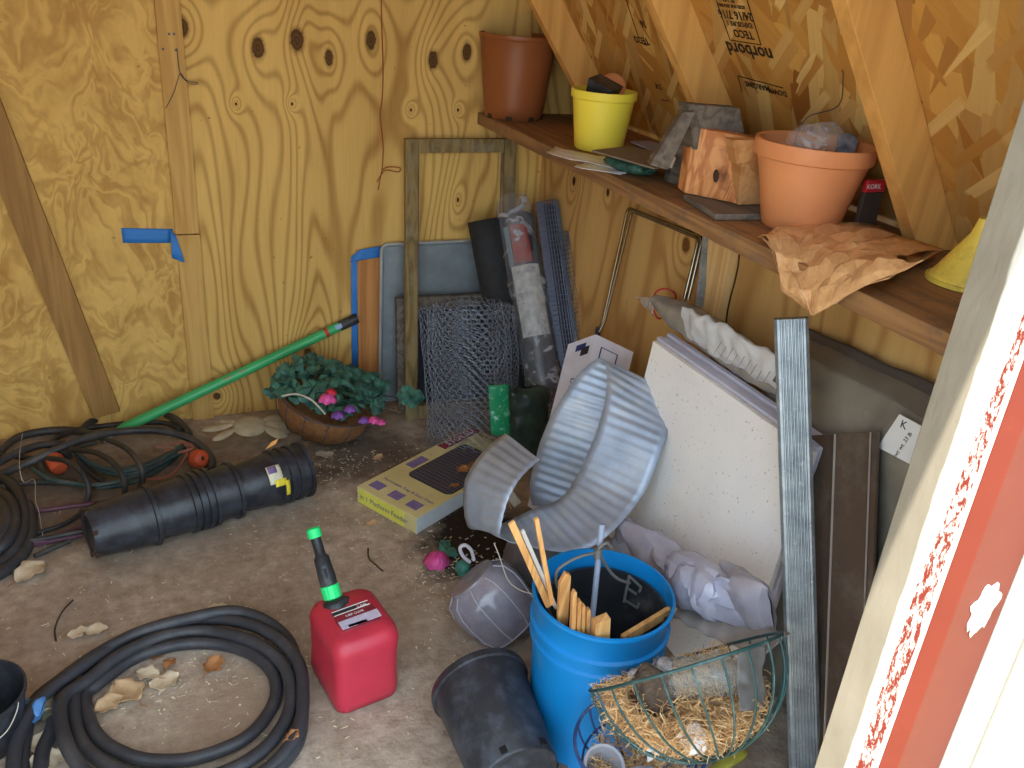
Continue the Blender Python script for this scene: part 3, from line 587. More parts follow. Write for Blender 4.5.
# hardware cloth roll (spiral of small square mesh)
def wireroll(name, base, top, r, turns, nr, na, m, wr, label, kind_='square', fl=0.0, seed=0):
    T = thing(name, base, label, 'wire mesh roll'); a = Vector(base); z = Vector(top)-a; L = z.length; M_ = frame(a, z); b = BM()
    def P(u_, v_):
        an = 2*pi*turns*u_; rr = r*((.80+.20*u_) if not fl else (.66+.34*u_))+fl*nz((cos(an)*2+u_*3, sin(an)*2, v_*3), 1.2, seed)
        return M_ @ Vector((rr*cos(an), rr*sin(an), L*(v_ if not fl else v_*(1-.06*u_)+.03*v_*nz((cos(an), sin(an), u_*5), 1.5))))
    def seg3(p, q):
        d_ = (q-p); 
        if d_.length < 1e-6: return
        x = d_.cross(Vector((.3, .2, 1))).normalized()*wr; y = d_.cross(x).normalized()*wr
        A = [b.verts.new(p+x*cos(t_)+y*sin(t_)) for t_ in (0, 2.094, 4.189)]; B = [b.verts.new(q+x*cos(t_)+y*sin(t_)) for t_ in (0, 2.094, 4.189)]
        for k in range(3): b.faces.new((A[k], A[(k+1) % 3], B[(k+1) % 3], B[k]))
    if kind_ == 'square':
        for i in range(na+1):
            u_ = i/na; pts = [P(u_, v_/8) for v_ in range(9)]
            for p, q in zip(pts, pts[1:]): seg3(p, q)
        for j in range(nr+1):
            v_ = j/nr; pts = [P(k/(na), v_) for k in range(na+1)]
            for p, q in zip(pts, pts[1:]): seg3(p, q)
    else:
        for i in range(na):
            for j in range(nr):
                o_ = .5*(j % 2); c0 = (i+o_)/na
                def Q(du, dv): return P(min(1, c0+du/na), min(1, (j+.5+dv)/nr))
                seg3(Q(0, -.28), Q(0, .28)); seg3(Q(0, .28), Q(.5, .72)); seg3(Q(0, .28), Q(-.5, .72))
    obj('netting', b, m, T, smooth=False); return T
hc0, hc1 = at(580, 446, 2, .004), at(547, 202, 0, 1.325)
T = wireroll('hardware_cloth_roll', hc0, hc1, .040, 2.6, 50, 60, simple('grey mesh', (96, 100, 116), .4, metal=.5), .0013, 'tall thin roll of dark grey square wire mesh standing in the corner')
b = BM(); zz_ = hc1-hc0; tube(b, [hc0+zz_*.005, hc0+zz_*.985], .031, 14); obj('inner_layers', b, simple('mesh core', (44, 46, 54), .7, bump=.5, scale=90), T)
T = wireroll('netting_roll', at(606, 452, 2, .004), at(562, 232, 0, 1.345), .022, 1.5, 50, 24, m_wire_dk, .0006, 'loose fringe of thin black netting against the right wall')
# chicken wire roll
cwb, cwt = Vector((.995, 2.46, .004)), at(466, 300, 1, 2.60)
T = wireroll('chicken_wire_roll', cwb, cwt, .168, 3.1, 32, 96, simple('bright wire', (136, 143, 156), .5, metal=.4), .0007, 'big loose roll of hexagonal chicken wire standing in front of the screen', 'hex', .012)
b = BM(); M_ = frame(cwb, cwt-cwb)
# plastic wrapped roll with label
wb_, wt_ = at(556, 454, 2, .004), at(513, 204, 1, 2.80)
T = thing('wrapped_roll', wb_, 'black roll wrapped in clear plastic with a white and red label', 'roll')
zv = (wt_-wb_); M_ = frame(wb_, zv, (1, 0, 0)); Lw = zv.length
b = BM(); lathe(b, [(0, 0), (.060, 0), (.062, .01), (.062, Lw-.05), (.05, Lw-.04), (0, Lw-.04)], 36, M_, lambda v, a: v+Vector((.003*nz(v, 12), .003*nz(v, 12, 4), 0))); obj('roll_body', b, simple('black roll', (48, 50, 58), .35, dust=(90, 92, 104)), T)
def wrapf(a0, a1, z0, z1, r):
    def f(u_, v_): a = a0+(a1-a0)*u_; return M_ @ Vector((r*cos(a), r*sin(a), Lw*(z0+(z1-z0)*v_)))
    return f
# angle facing the camera
cl = M_.inverted() @ CAM; ac = math.atan2(cl.y, cl.x)
b = BM(); grid(b, wrapf(ac-.75, ac+.95, .46, .74, .0640), 16, 6); lab = obj('paper_label', b, simple('printed label', (206, 206, 200), .5, c2=(150, 152, 152), scale=34), T)
b = BM(); grid(b, wrapf(ac-.45, ac+.55, .75, .90, .0640), 12, 5); obj('red_label', b, simple('red label', (166, 70, 60), .5, c2=(120, 60, 60), scale=40), T)
b = BM(); grid(b, wrapf(ac-.85, ac-.5, .74, .90, .0642), 5, 5); obj('side_label', b, simple('blue grey label', (120, 140, 150), .5), T)
b = BM()
def g(u_, v_):
    a = 2*pi*u_; r = .068+.016*(v_ > .8)*(v_-.8)*5*nz((cos(a), sin(a), v_), 3); r *= (1-max(0, (v_-.9)*6)**2*.8); p = M_ @ Vector((r*cos(a), r*sin(a), Lw*(v_*1.03))); return p+.008*Vector((nz(p, 18), nz(p, 18, 3), nz(p, 18, 6)))
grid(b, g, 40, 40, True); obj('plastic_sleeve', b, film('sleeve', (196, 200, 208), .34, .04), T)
# green bag
gb = Vector((1.125, 2.29, 0)); T = thing('net_bag', gb, 'small dark green bag with a bright green label in front of the wrapped roll', 'bag')
bag('bag_body', gb+Vector((.005, .03, .135)), .27, .15, .075, (-.02, .10, 1), (1, 0, 0), (0, -1, .1), simple('dark green bag', (62, 76, 66), .3, c2=(36, 46, 42), scale=26), .008, 22, 6, parent=T)
p1_, p2_, p3_, p4_ = at(488, 385, 1, 2.255), at(509, 383, 1, 2.252), at(511, 436, 1, 2.22), at(491, 434, 1, 2.22)
b = BM(); f = quadsheet([p1_, p2_, p3_, p4_]); grid(b, lambda u_, v_: f(u_, v_)+Vector((0, -.008*sin(pi*u_)+.003*nz((u_*4, v_*6, 0), 1), 0)), 8, 12); t = NT('green label'); col = t.mix(t.rng(t.noise(t.tc, 50, 4, .7), .56, .68), lin((30, 132, 84)), lin((150, 200, 180))); obj('label', b, t.out(col, .3), T, solid=.001)
# white and pink cardboard box leaning on its end
T = thing('cardboard_box', (1.22, 2.12, 0), 'tall narrow white and pinkish cardboard box standing by the right wall', 'box')
Bt = at(596, 334, 1, 2.14); La = at(568, 344, 1, 2.21); Ra = at(634, 352, 1, 2.02); ex_ = La-Bt; ey_ = Ra-Bt; nzb = ex_.cross(ey_).normalized(); nzb = -nzb if nzb.z > 0 else nzb
lean = at(527, 506, 2, .004)-La; Hb = lean.length; lean.normalize()
D_ = ex_+ey_; b = BM(); quadbox(b, [Bt, La, Bt+D_, Ra], lean*Hb)
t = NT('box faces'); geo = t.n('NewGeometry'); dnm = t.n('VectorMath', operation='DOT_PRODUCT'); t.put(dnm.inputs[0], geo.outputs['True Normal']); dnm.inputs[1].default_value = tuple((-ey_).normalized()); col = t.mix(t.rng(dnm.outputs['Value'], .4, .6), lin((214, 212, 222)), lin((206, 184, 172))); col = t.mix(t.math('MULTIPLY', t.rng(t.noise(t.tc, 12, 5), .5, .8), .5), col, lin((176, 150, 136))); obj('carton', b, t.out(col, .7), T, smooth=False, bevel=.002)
m_navy = simple('navy print', (40, 52, 110), .6)
nl = ex_.cross(lean).normalized(); nl = nl if nl.dot(CAM-Bt) > 0 else -nl
q = lettering('print', 'DRE', .032, Bt+ex_*.42+lean*.155+nl*.0015, lean, -ex_ if True else ex_, m_navy, T)
b = BM(); o_ = Bt+ex_*.62+lean*.018+nl*.0015; quadbox(b, [o_, o_-ex_*.35, o_-ex_*.35+lean*.02, o_+lean*.02], nl*.0008); obj('arrow_mark', b, m_navy, T)
b = BM(); o_ = Bt+ex_*.40+lean*.032+nl*.0015; quadbox(b, [o_, o_-ex_*.28, o_-ex_*.28+lean*.026, o_+lean*.026], nl*.001); obj('handle_slot', b, m_black, T)
nr_ = ey_.cross(lean).normalized(); nr_ = nr_ if nr_.dot(CAM-Bt) > 0 else -nr_
b = BM(); o_ = Bt+ey_*.22+lean*.03+nr_*.002; tube(b, [o_+lean*.07, o_, o_+ey_*.42, o_+ey_*.42+lean*.07], .0022, 4); obj('bracket_mark', b, m_navy, T)
# chrome rod frame on the right wall
X_ = XR-.03
T = thing('chrome_frame', at(598, 332, 0, X_-.04), 'bent chrome rod frame leaning on the right wall below the shelf', 'metal frame')
for k, dxy in enumerate(((0, 0), (4, 2))):
    P_c = [at(598+dxy[0]*.3, 332, 0, X_-.05), at(603+dxy[0]*.4, 322, 0, X_-.035), at(628+dxy[0], 208+dxy[1]*1.5, 0, X_), at(703-dxy[0], 237+dxy[1]*.8, 0, X_), at(688-dxy[0], 300, 0, X_-.03)]
    out = []
    for i, p in enumerate(P_c):
        if 0 < i < 4 and i != 1: out += [p+(P_c[i-1]-p).normalized()*.012, p+(P_c[i-1]-p).normalized()*.003+(P_c[i+1]-p).normalized()*.003, p+(P_c[i+1]-p).normalized()*.012]
        else: out.append(p)
    b = BM(); tube(b, out, .0050, 10); obj('rod', b, m_chrome, T)
b = BM(); p = at(598, 331, 0, X_-.05); lathe(b, [(0, -.012), (.009, -.012), (.009, .010), (.005, .014), (0, .014)], 14, Matrix.Translation(p)); obj('foot_clip', b, m_wire_dk, T)
T = thing('metal_channel', at(700, 290, 0, X_), 'thin grey metal channel standing beside the chrome frame', 'metal channel')
b = BM(); a_, e_ = at(707, 236, 0, X_+.005), at(699, 306, 0, X_-.01); beam(b, a_, e_, .022, .008, (0, 1, 0)); obj('channel', b, m_zinc, T, smooth=False, bevel=.001)
b = BM(); beam(b, a_+Vector((-.006, .0, 0)), e_+Vector((-.006, .0, 0)), .004, .006, (0, 1, 0)); obj('flange', b, m_galv, T, smooth=False)
# ================================================================== right side: boards, post, panel, sacks
t = NT('speckled foam'); col = t.mix(t.rng(t.noise(t.tc, 3.5, 4), .35, .7), lin((244, 240, 232)), lin((232, 228, 226))); sp = t.rng(t.noise(t.tc, 120, 2, .6), .66, .72); col = t.mix(t.math('MULTIPLY', sp, .65), col, lin((150, 136, 112)))
t.bump(t.noise(t.tc, 140, 3), .25, .004); m_foam = t.out(col, .8)
fA = at(653, 341, 0, 1.185); fdir = Vector((.02, -1, 0)).normalized(); fB = Vector((1.105, fA.y-.02, .002)); dnF = fB-fA; FW = .60
labs = ['speckled white foam board at the front of the leaning stack', 'thin foam board second from the front of the leaning stack', 'thin foam board third from the front of the leaning stack', 'thin foam board at the back of the leaning stack, nearest the wall']
m_foam2 = simple('lilac foam edge', (206, 204, 220), .7, var=.1)
for k in range(4):
    off = Vector((.0175*k, 0, .002*k)); a = fA+off+fdir*(-.006*(k % 2)-.004*k)+Vector((0, 0, .004*(k % 2)))
    b = BM(); 
    thk = Vector((.0135, 0, .001)); 
    quadbox(b, [a, a+fdir*FW, a+fdir*FW+dnF, a+dnF], thk); tag(obj('foam_board', b, m_foam if k == 0 else m_foam2, smooth=False, bevel=.0015), labs[k], 'foam board', 'foam boards leaning on the right wall')
# clear tube sack with a red tie, lying along the top of the boards
s0, s1 = at(660, 302, 0, 1.265), at(800, 395, 0, 1.285); s0.z = max(s0.z, .735); sd = (s1-s0)
T = thing('plastic_sack', s0, 'long clear plastic sack with a red tie lying on top of the foam boards', 'plastic bag')
bag('sack_body', (s0+s1)/2, sd.length, .10, .085, sd, Vector((-1, 0, .3)), Vector((.3, 0, 1)), simple('cloudy plastic', (158, 152, 140), .25, c2=(132, 126, 118), scale=12, spec=.7), .006, 24, 8, 30, 40, parent=T)
b = BM(); rr = frame(s0+sd*.03, sd); tube(b, [rr @ Vector((.034*cos(a), .042*sin(a), .01*sin(2*a))) for a in [2*pi*k/28 for k in range(22)]], .0028, 6); obj('red_tie', b, simple('red tie', (176, 48, 54), .5), T)
o = crumple('x', quadsheet([s0-sd*.03+Vector((-.02, 0, .01)), s0+sd*.06+Vector((-.04, .0, .015)), s0+sd*.06+Vector((-.04, 0, -.025)), s0-sd*.10+Vector((-.02, .03, -.02))]), 8, 6, m_filmgrey, .006, 40, 3, .0006, parent=T); o.name = 'sack_tail'
w0, w1 = at(686, 322, 0, 1.215), at(776, 372, 0, 1.215); wd_ = w1-w0
T = thing('label_bag', w0, 'crumpled white printed bag lying on the clear sack above the foam boards', 'bag')
o = bag('bag_body', (w0+w1)/2+wd_*.06, wd_.length*1.15, .098, .035, wd_, (-.35, 0, 1), (-1, 0, -.35), simple('white print bag', (206, 206, 206), .45, var=.07), .009, 28, 12, 34, 34, parent=T)
Nn = (CAM-w0).normalized(); Yv = wd_.cross(Nn).normalized(); Yv = Yv if Yv.z > 0 else -Yv
for k, (s_, sz) in enumerate((('LANDSCAPE FABRIC', .0), ('keep away from children', 0), ('wash hands after use', 0), ('store in a dry place', 0), ('Weed control', 0))): pass
for k in range(9):
    c_ = w0+wd_*(.42+.065*k)+Nn*.028
    b = BM(); quadbox(b, [c_-Yv*(.034)+wd_*.0, c_+Yv*(.020), c_+Yv*.020+wd_.normalized()*.0016, c_-Yv*.034+wd_.normalized()*.0016], Nn*.0005) ; obj('print_line', b, simple('faded print', (130, 130, 136), .7) if k == 0 else bpy.data.materials['faded print'], T, smooth=False)
b = BM(); c_ = w1+Nn*.026-Yv*.02; quadbox(b, [c_, c_+Yv*.018, c_+Yv*.018+wd_.normalized()*.018, c_+wd_.normalized()*.018], Nn*.0006); obj('print_patch', b, simple('olive print', (96, 92, 56), .7), T, smooth=False)
# ribbed metal post
pt = at(791, 318, 0, 1.13); pbm = at(806, 800, 2, .003)
T = thing('ribbed_post', pbm, 'galvanised ribbed metal post leaning in front of the foam boards', 'metal post')
z = (pt-pbm).normalized(); Lz = (pt-pbm).length; tc_ = (CAM-(pt+pbm)/2); yv = (tc_-z*tc_.dot(z)).normalized(); xv = yv.cross(z).normalized()
prof = []
W2, D2 = .0315, .028; N = 7
prof.append((-W2, -D2)); prof.append((-W2, D2-.008)); prof.append((-W2+.006, D2))
for k in range(N):
    x0 = -W2+.010+k*(2*W2-.020)/N; dx = (2*W2-.020)/N; prof += [(x0, D2), (x0+dx*.25, D2+.0035), (x0+dx*.6, D2+.0035), (x0+dx*.85, D2)]
prof += [(W2-.006, D2), (W2, D2-.008), (W2, -D2)]
b = BM(); A = [b.verts.new(pbm+xv*x+yv*y) for x, y in prof]; B = [b.verts.new(pt+xv*x+yv*y) for x, y in prof]
for k in range(len(A)): j = (k+1) % len(A); b.faces.new((A[k], A[j], B[j], B[k]))
b.faces.new(A[::-1]); b.faces.new(B); obj('post_body', b, m_zinc, T, smooth=False)
# brown louvered panel
d_p = (pbm-pt).normalized(); q1, q2 = at(806, 436, 0, 1.25), at(880, 432, 0, 1.25); dpl = Vector((-.10, -.30, -q1.z+.004)); wv = q2-q1; pn = wv.cross(dpl).normalized(); pn = pn if pn.dot(CAM-q1) > 0 else -pn
T = thing('shutter_panel', q1+dpl, 'dark brown grooved panel with pale paint chips standing right of the ribbed post', 'panel')
pr_ = [(0, 0), (.04, 0), (.045, .006), (.10, .006), (.105, 0)]
x0 = .13
pr_ += [(.15, 0)]
for k in range(5): x0 = .17+k*.055; pr_ += [(x0, -.004), (x0+.008, .010), (x0+.026, .010), (x0+.036, -.004)]
pr_ += [(.50, 0), (.505, .005), (.78, .005), (.785, -.004), (.80, -.004), (.805, .007), (.90, .007), (.905, 0), (1, 0)]
b = BM(); A = [b.verts.new(q1+wv*x+pn*y) for x, y in pr_]; B = [b.verts.new(q1+dpl+wv*x+pn*y) for x, y in pr_]
for k in range(len(A)-1): b.faces.new((A[k], A[k+1], B[k+1], B[k]))
m_louver = simple('brown vinyl', (90, 74, 62), .45, var=.15, dust=(120, 108, 96), dscale=8); obj('panel_face', b, m_louver, T, smooth=False, solid=.006, off=-1)
b = BM(); quadbox(b, [q1+wv*.0+pn*.009, q1+wv*.16+pn*.009, q1+wv*.16+pn*.009+dpl*.05, q1+pn*.009+dpl*.05], pn*.001); obj('top_band', b, m_louver, T, smooth=False)
m_ribglint = simple('vinyl rib reflection', (176, 164, 156), .4, var=.1)  # grey reflections along the brown ribs, put into a paler colour
for k in range(5):
    b = BM(); a_ = q1+wv*(.26+.055*k)+pn*.011; beam(b, a_, a_+dpl, .0022, .004, tuple(pn)); obj('glint_rib', b, m_ribglint, T, smooth=False)
for x_ in (.08, .84, .93):
    b = BM(); a_ = q1+wv*x_+pn*.009; beam(b, a_, a_+dpl, .0015, .003, tuple(pn)); obj('glint_rib', b, m_ribglint, T, smooth=False)
for (x, y, s_) in ((858, 532, 1.3), (863, 536, .6), (856, 565, 1.2), (845, 628, .5), (862, 612, .4), (856, 455, .9)):
    d = ray(x, y); q = CAM+d*((q1+pn*.008-CAM).dot(pn)/d.dot(pn)); b = BM(); V = [b.verts.new(q+wv.normalized()*(.006*s_*cos(a)*(1+.4*nz((a, s_, 0), 2)))+dpl.normalized()*(.014*s_*sin(a)*(1+.4*nz((s_, a, 1), 2)))) for a in [2*pi*k/12 for k in range(12)]]
    b.faces.new(V); obj('paint_chip', b, simple('chip', (206, 200, 186), .6) if 'chip' not in bpy.data.materials else bpy.data.materials['chip'], T, smooth=False, solid=.001)
# shingle bundle in grey plastic against the wall
T = thing('wrapped_bundle', (1.31, 1.14, 0), 'tall bundle in grey plastic with a white label, behind the brown panel', 'bundle')
m_gpl = simple('grey plastic sheet', (142, 134, 120), .3, c2=(112, 106, 96), scale=8, spec=.6, bump=.2)
b = BM()
def g(u_, v_):
    y = 1.40-.52*u_; zt_ = .795+.03*u_ ; ring = v_*4
    pts = [(1.275, 0), (1.27, zt_-.04), (1.29, zt_), (1.34, zt_+.02), (1.345, 0)]
    k = min(int(ring), 3); f_ = ring-k; x = pts[k][0]*(1-f_)+pts[k+1][0]*f_; zz = pts[k][1]*(1-f_)+pts[k+1][1]*f_
    p = Vector((x, y, max(zz, .003))); return p+Vector((min(.006*nz(p, 9), .02), 0, (.008*nz(p, 9, 3) if zz > .1 else 0)))
grid(b, g, 18, 32); obj('plastic_cover', b, m_gpl, T, solid=.002)
b = BM()
def g(u_, v_): y = 1.39-.50*u_; p = Vector((1.338+.012*v_, y+.0, .80+.035*u_+.035*v_)); return p+.006*Vector((0, nz(p, 12), nz(p, 12, 4)))
grid(b, g, 20, 6); obj('plastic_flap', b, simple('dark plastic sheet', (84, 76, 72), .35, bump=.2), T, solid=.002)
L4 = [at(878, 447, 0, 1.262), at(900, 414, 0, 1.268), at(926, 428, 0, 1.268), at(918, 468, 0, 1.262)]; b = BM(); quadbox(b, L4, (-.0015, 0, 0)); obj('label', b, m_white, T, smooth=False)
lx = (L4[2]-L4[1]).normalized(); ly = (L4[1]-L4[0]).normalized()
for s_, kx, ky, sz in (('K', .22, .80, .022), ('net wt. 33 lb', .45, .35, .012)):
    c_ = L4[0]+(L4[3]-L4[0])*kx+(L4[1]-L4[0])*ky+Vector((-.002, 0, 0)); lettering('print', s_, sz, c_, ly if s_ != 'K' else lx, -lx if s_ != 'K' else ly, m_ink2, T)
# ================================================================== corrugated steel edging curled into a loop
F_ = [(532, 505), (530, 480), (545, 430), (568, 388), (598, 358), (607, 378), (600, 420), (580, 470), (561, 498), (535, 508), (510, 520), (490, 527), (468, 526), (464, 485), (480, 455), (505, 433)]
N_ = [(585, 515), (590, 500), (605, 450), (630, 408), (666, 390), (669, 414), (664, 445), (640, 500), (607, 535), (578, 552), (535, 548), (505, 540), (500, 530), (508, 500), (520, 478), (540, 460)]
Yf = [1.86, 1.86, 1.87, 1.87, 1.83, 1.76, 1.70, 1.67, 1.65, 1.65, 1.66, 1.68, 1.71, 1.75, 1.79, 1.83]
PF = [at(x, y, 1, yy) for (x, y), yy in zip(F_, Yf)]; PN = [near_on_ray(x, y, P, .175) for (x, y), P in zip(N_, PF)]
SF, SN = smooth_path(PF, 26), smooth_path(PN, 26); nseg = len(SF)-1
cum = [0]
for k in range(nseg): cum.append(cum[-1]+((SF[k+1]+SN[k+1])/2-(SF[k]+SN[k])/2).length)
b = BM(); V = []
for k in range(nseg+1):
    tg = ((SF[min(k+1, nseg)]+SN[min(k+1, nseg)])-(SF[max(k-1, 0)]+SN[max(k-1, 0)])).normalized(); wv_ = (SN[k]-SF[k]).normalized(); nn = tg.cross(wv_).normalized()
    row = []
    for j in range(9):
        v_ = j/8; p = SF[k].lerp(SN[k], v_)+nn*(.0015*sin(2*pi*cum[k]/.026)*min(1, .35+3*min(v_, 1-v_)))+.004*nn*nz((cum[k]*6, v_*2, 0), 1)+wv_*.003*nz((cum[k]*14, v_, 5), 1)
        row.append(b.verts.new(p))
    V.append(row)
for k in range(nseg):
    for j in range(8): b.faces.new((V[k][j], V[k+1][j], V[k+1][j+1], V[k][j+1]))
tag(obj('garden_edging', b, m_galv, solid=.0012, ang=80), 'curled strip of corrugated galvanised steel garden edging behind the blue bucket', 'garden edging')
# flat corrugated strip running behind the bucket
G1 = [at(604, 532, 0, 1.03), at(640, 556, 0, 1.045), at(690, 590, 0, 1.05), at(735, 615, 0, 1.05), at(790, 634, 0, 1.05)]
G2 = [near_on_ray(x, y, P, .10) for (x, y), P in zip([(596, 566), (640, 592), (672, 616), (722, 642), (765, 655)], G1)]
S1, S2 = smooth_path(G1, 20), smooth_path(G2, 20); b = BM(); V = []
for k in range(len(S1)):
    V.append([b.verts.new(S1[k].lerp(S2[k], j/5)+Vector((0, 0, .003*sin(k*.9)))) for j in range(6)])
for k in range(len(S1)-1):
    for j in range(5): b.faces.new((V[k][j], V[k+1][j], V[k+1][j+1], V[k][j+1]))
tag(obj('garden_edging', b, simple('dirty steel', (178, 174, 172), .55, metal=.3, c2=(156, 144, 128), scale=7), solid=.0012, ang=80), 'flat dusty corrugated strip running behind the blue bucket under the plastic bag', 'garden edging')
# grey crumpled bag between strip and boards
bc0, bc1 = at(622, 535, 0, 1.055), at(742, 606, 0, 1.03); T = thing('crumpled_bag', (bc0+bc1)/2-Vector((0, 0, .05)), 'crumpled grey and lilac plastic bag slumped against the foam board', 'bag')
def nbag(nm, c, L, W, H, ax, ay, az, m, amp, s, seed):
    b = BM(); f = pillow(c, L, W, H, ax, ay, az)
    def g(u_, v_): p = f(u_, v_); return p+amp*Vector((nz(p, s, seed+1), nz(p, s, seed+5), nz(p, s, seed+9)))+amp*.5*Vector((nz(p, s*2.5, seed+2), nz(p, s*2.5, seed+6), nz(p, s*2.5, seed+3)))
    grid(b, g, 26, 20, True); bmesh.ops.triangulate(b, faces=b.faces[:]); return obj(nm, b, m, T, ang=26)
m_gbag = simple('lilac grey plastic', (190, 190, 208), .25, c2=(160, 160, 178), scale=9, spec=.7); dv = (bc1-bc0)
nbag('bag_body', (bc0+bc1)/2, dv.length*1.1, .12, .09, dv, (-.3, .2, 1), (-1, -.2, -.2), m_gbag, .020, 15, 2)
nbag('bag_fold', bc0+dv*.72+Vector((-.02, -.01, -.005)), .19, .12, .08, dv, (-.3, .2, 1), (-1, -.2, -.2), m_gbag, .018, 18, 6)
nbag('bag_end', bc0+dv*.97+Vector((.02, 0, .01)), .16, .13, .07, dv, (-.3, .2, 1), (-1, -.2, -.2), simple('tan plastic', (168, 162, 168), .3, c2=(146, 142, 156), scale=8), .012, 15, 9)
# ================================================================== blue bucket with stakes
bk = Vector((.79, 1.20, 0)); T = thing('bucket', bk, 'blue plastic bucket holding wooden stakes', 'bucket'); Mb = Matrix.Translation(bk+Vector((0, 0, .002))) @ Matrix.Diagonal((.955, .955, 1.03, 1))
b = BM(); lathe(b, [(0, 0), (.124, 0), (.128, .006), (.141, .265), (.148, .268), (.1485, .276), (.1425, .280), (.1432, .300), (.151, .303), (.1515, .311), (.145, .315), (.148, .362), (.152, .366), (.152, .372), (.146, .373), (.1435, .36), (.138, .26), (.122, .012), (0, .01)], 72, Mb); obj('body', b, m_blue, T)
Tp = thing('nursery_pot', bk+Vector((0, 0, .02)), 'black nursery pot nested inside the blue bucket', 'pot'); Mp = Matrix.Translation(bk+Vector((.008, -.004, .022))) @ Matrix.Diagonal((.955, .955, 1.02, 1))
b = BM(); lathe(b, [(0, .0), (.108, 0), (.126, .318), (.130, .32), (.130, .324), (.124, .324), (.104, .006), (0, .006)], 56, Mp); obj('body', b, m_black, Tp)
b = BM(); lathe(b, [(.1245, .245), (.1265, .25), (.1235, .256)], 56, Mp @ Matrix.Diagonal((.955, .955, 1, 1))); obj('inner_ring', b, m_black, Tp)
def stake(a, e, w_, th, m, label, cat='stake', group=None, point=False, up=(0, -1, 0)):
    a, e = Vector(a), Vector(e); z = (e-a).normalized(); x = Vector(up).cross(z).normalized(); y = z.cross(x); b = BM(); P4 = []
    L = (e-a).length; prof = [(-w_/2, 0), (w_/2, 0), (w_/2, L-(w_*1.1 if point else 0)), (0 if point else w_/2, L), (-w_/2, L-(w_*.5 if point else 0))]
    if not point: prof = [(-w_/2, 0), (w_/2, 0), (w_/2, L-.002), (-w_/2, L)]
    quadbox(b, [a+x*px_+z*pz_-y*th/2 for px_, pz_ in prof], y*th); return tag(obj('garden_stake', b, m, smooth=False, bevel=.0008), label, cat, group)
yb_ = 1.17
stake(at(549, 606, 1, 1.19), at(511, 522, 1, 1.16), .013, .006, m_stake, 'tall flat orange wood stake leaning left out of the blue bucket')
stake(at(556, 608, 1, 1.20), at(522, 530, 1, 1.185), .0075, .006, simple('white stick', (224, 220, 212), .6), 'thin white stick beside the tall left stake in the bucket')
stake(at(552, 604, 1, 1.165), at(536, 518, 1, 1.14), .0085, .007, m_stake, 'tall thin square stake standing upright in the bucket')
stake(at(562, 625, 1, 1.165), at(565, 572, 1, 1.14), .022, .009, m_stake, 'short wide pointed stake at the left of the bucket', point=True)
for k, (x0, y0, x1, y1, w_) in enumerate(((572, 640, 574, 590, .009), (577, 645, 579, 599, .007), (582, 645, 583, 604, .007), (587, 648, 588, 608, .008))):
    stake(at(x0, y0, 1, 1.125), at(x1, y1, 1, 1.11), w_, .010, m_stake, ['thin short stake right beside the wide pointed one', 'second of the thin short stakes from the left in the bucket', 'third of the thin short stakes from the left in the bucket', 'last thin short stake, beside the stubby block in the bucket'][k], group='thin short stakes in the bucket', point=True)
stake(at(600, 648, 1, 1.10), at(601, 618, 1, 1.095), .032, .018, m_stake, 'stubby square wood block at the front rim of the bucket', 'wood block')
stake(at(622, 640, 1, 1.10), at(676, 607, 1, 1.14), .022, .010, m_stake, 'flat pointed stake lying across the right rim of the bucket', point=True)
# metal stem with scroll and letter
T = thing('metal_garden_stake', bk+Vector((0, 0, .03)), 'grey metal stake with scrollwork and a letter E standing in the bucket', 'garden stake')
ya = 1.235; b = BM(); ea, eb = at(590, 640, 1, 1.215), at(602, 524, 1, 1.25); tube(b, [ea, eb], .0062, 14); obj('stem', b, simple('blue grey rod', (150, 160, 180), .45), T)
m_iron = simple('grey iron', (122, 122, 120), .5, metal=.5); yj = 1.23
jc = at(598, 553, 1, 1.232)
for nm, pts in (('scroll', [(598, 553), (585, 555), (570, 561), (558, 570), (556, 580), (558, 588)]), ('scroll', [(598, 553), (604, 562), (612, 574), (620, 580), (630, 583)]), ('scroll', [(598, 549), (606, 543), (612, 548)])):
    b = BM(); tube(b, smooth_path([at(x, y, 1, yj+.0) for x, y in pts], 6), .0032, 8); obj(nm, b, m_iron, T)
b = BM(); lathe(b, [(0, -.012), (.009, -.010), (.009, .010), (0, .012)], 14, frame(jc, eb-ea)); obj('collar', b, m_iron, T)
b = BM()
for (p, q) in (((629, 576), (624, 602)), ((629, 576), (641, 587)), ((627, 588), (636, 594)), ((624, 600), (637, 608)), ((641, 587), (639, 592)), ((637, 608), (639, 603))): tube(b, [at(*p, 1, yj), at(*q, 1, yj)], .0030, 6)
obj('letter_e', b, m_iron, T)
# ================================================================== floor: gas can
gc = at(352, 711, 2, 0)+Vector((.025, .088, 0)); ga = math.radians(10)
T = thing('gas_can', gc, 'red plastic gas can with a black and green spout', 'gas can'); Rg = Matrix.Translation(gc) @ Matrix.Rotation(ga, 4, 'Z') @ Matrix.Diagonal((.95, .95, .91, 1))
b = BM()
def sq(w_, d_, r, z_, dx=0): return [Rg @ Vector((x+dx, y, z_)) for x, y in rrect(w_, d_, r, 5)]
loops = [[b.verts.new(p) for p in sq(*a)] for a in ((.130, .160, .02, .001), (.152, .186, .026, .006), (.160, .194, .028, .03), (.156, .190, .030, .09), (.158, .192, .030, .15), (.164, .196, .034, .180), (.154, .186, .036, .202), (.126, .158, .03, .2155), (.06, .08, .02, .2185))]
for A, B in zip(loops, loops[1:]):
    for k in range(len(A)): j = (k+1) % len(A); b.faces.new((A[k], A[j], B[j], B[k]))
b.faces.new(loops[0][::-1]); b.faces.new(loops[-1]); obj('body', b, m_red, T, ang=60)
def G(x, y, z_): return Rg @ Vector((x, y, z_))
gd = Rg.to_3x3()
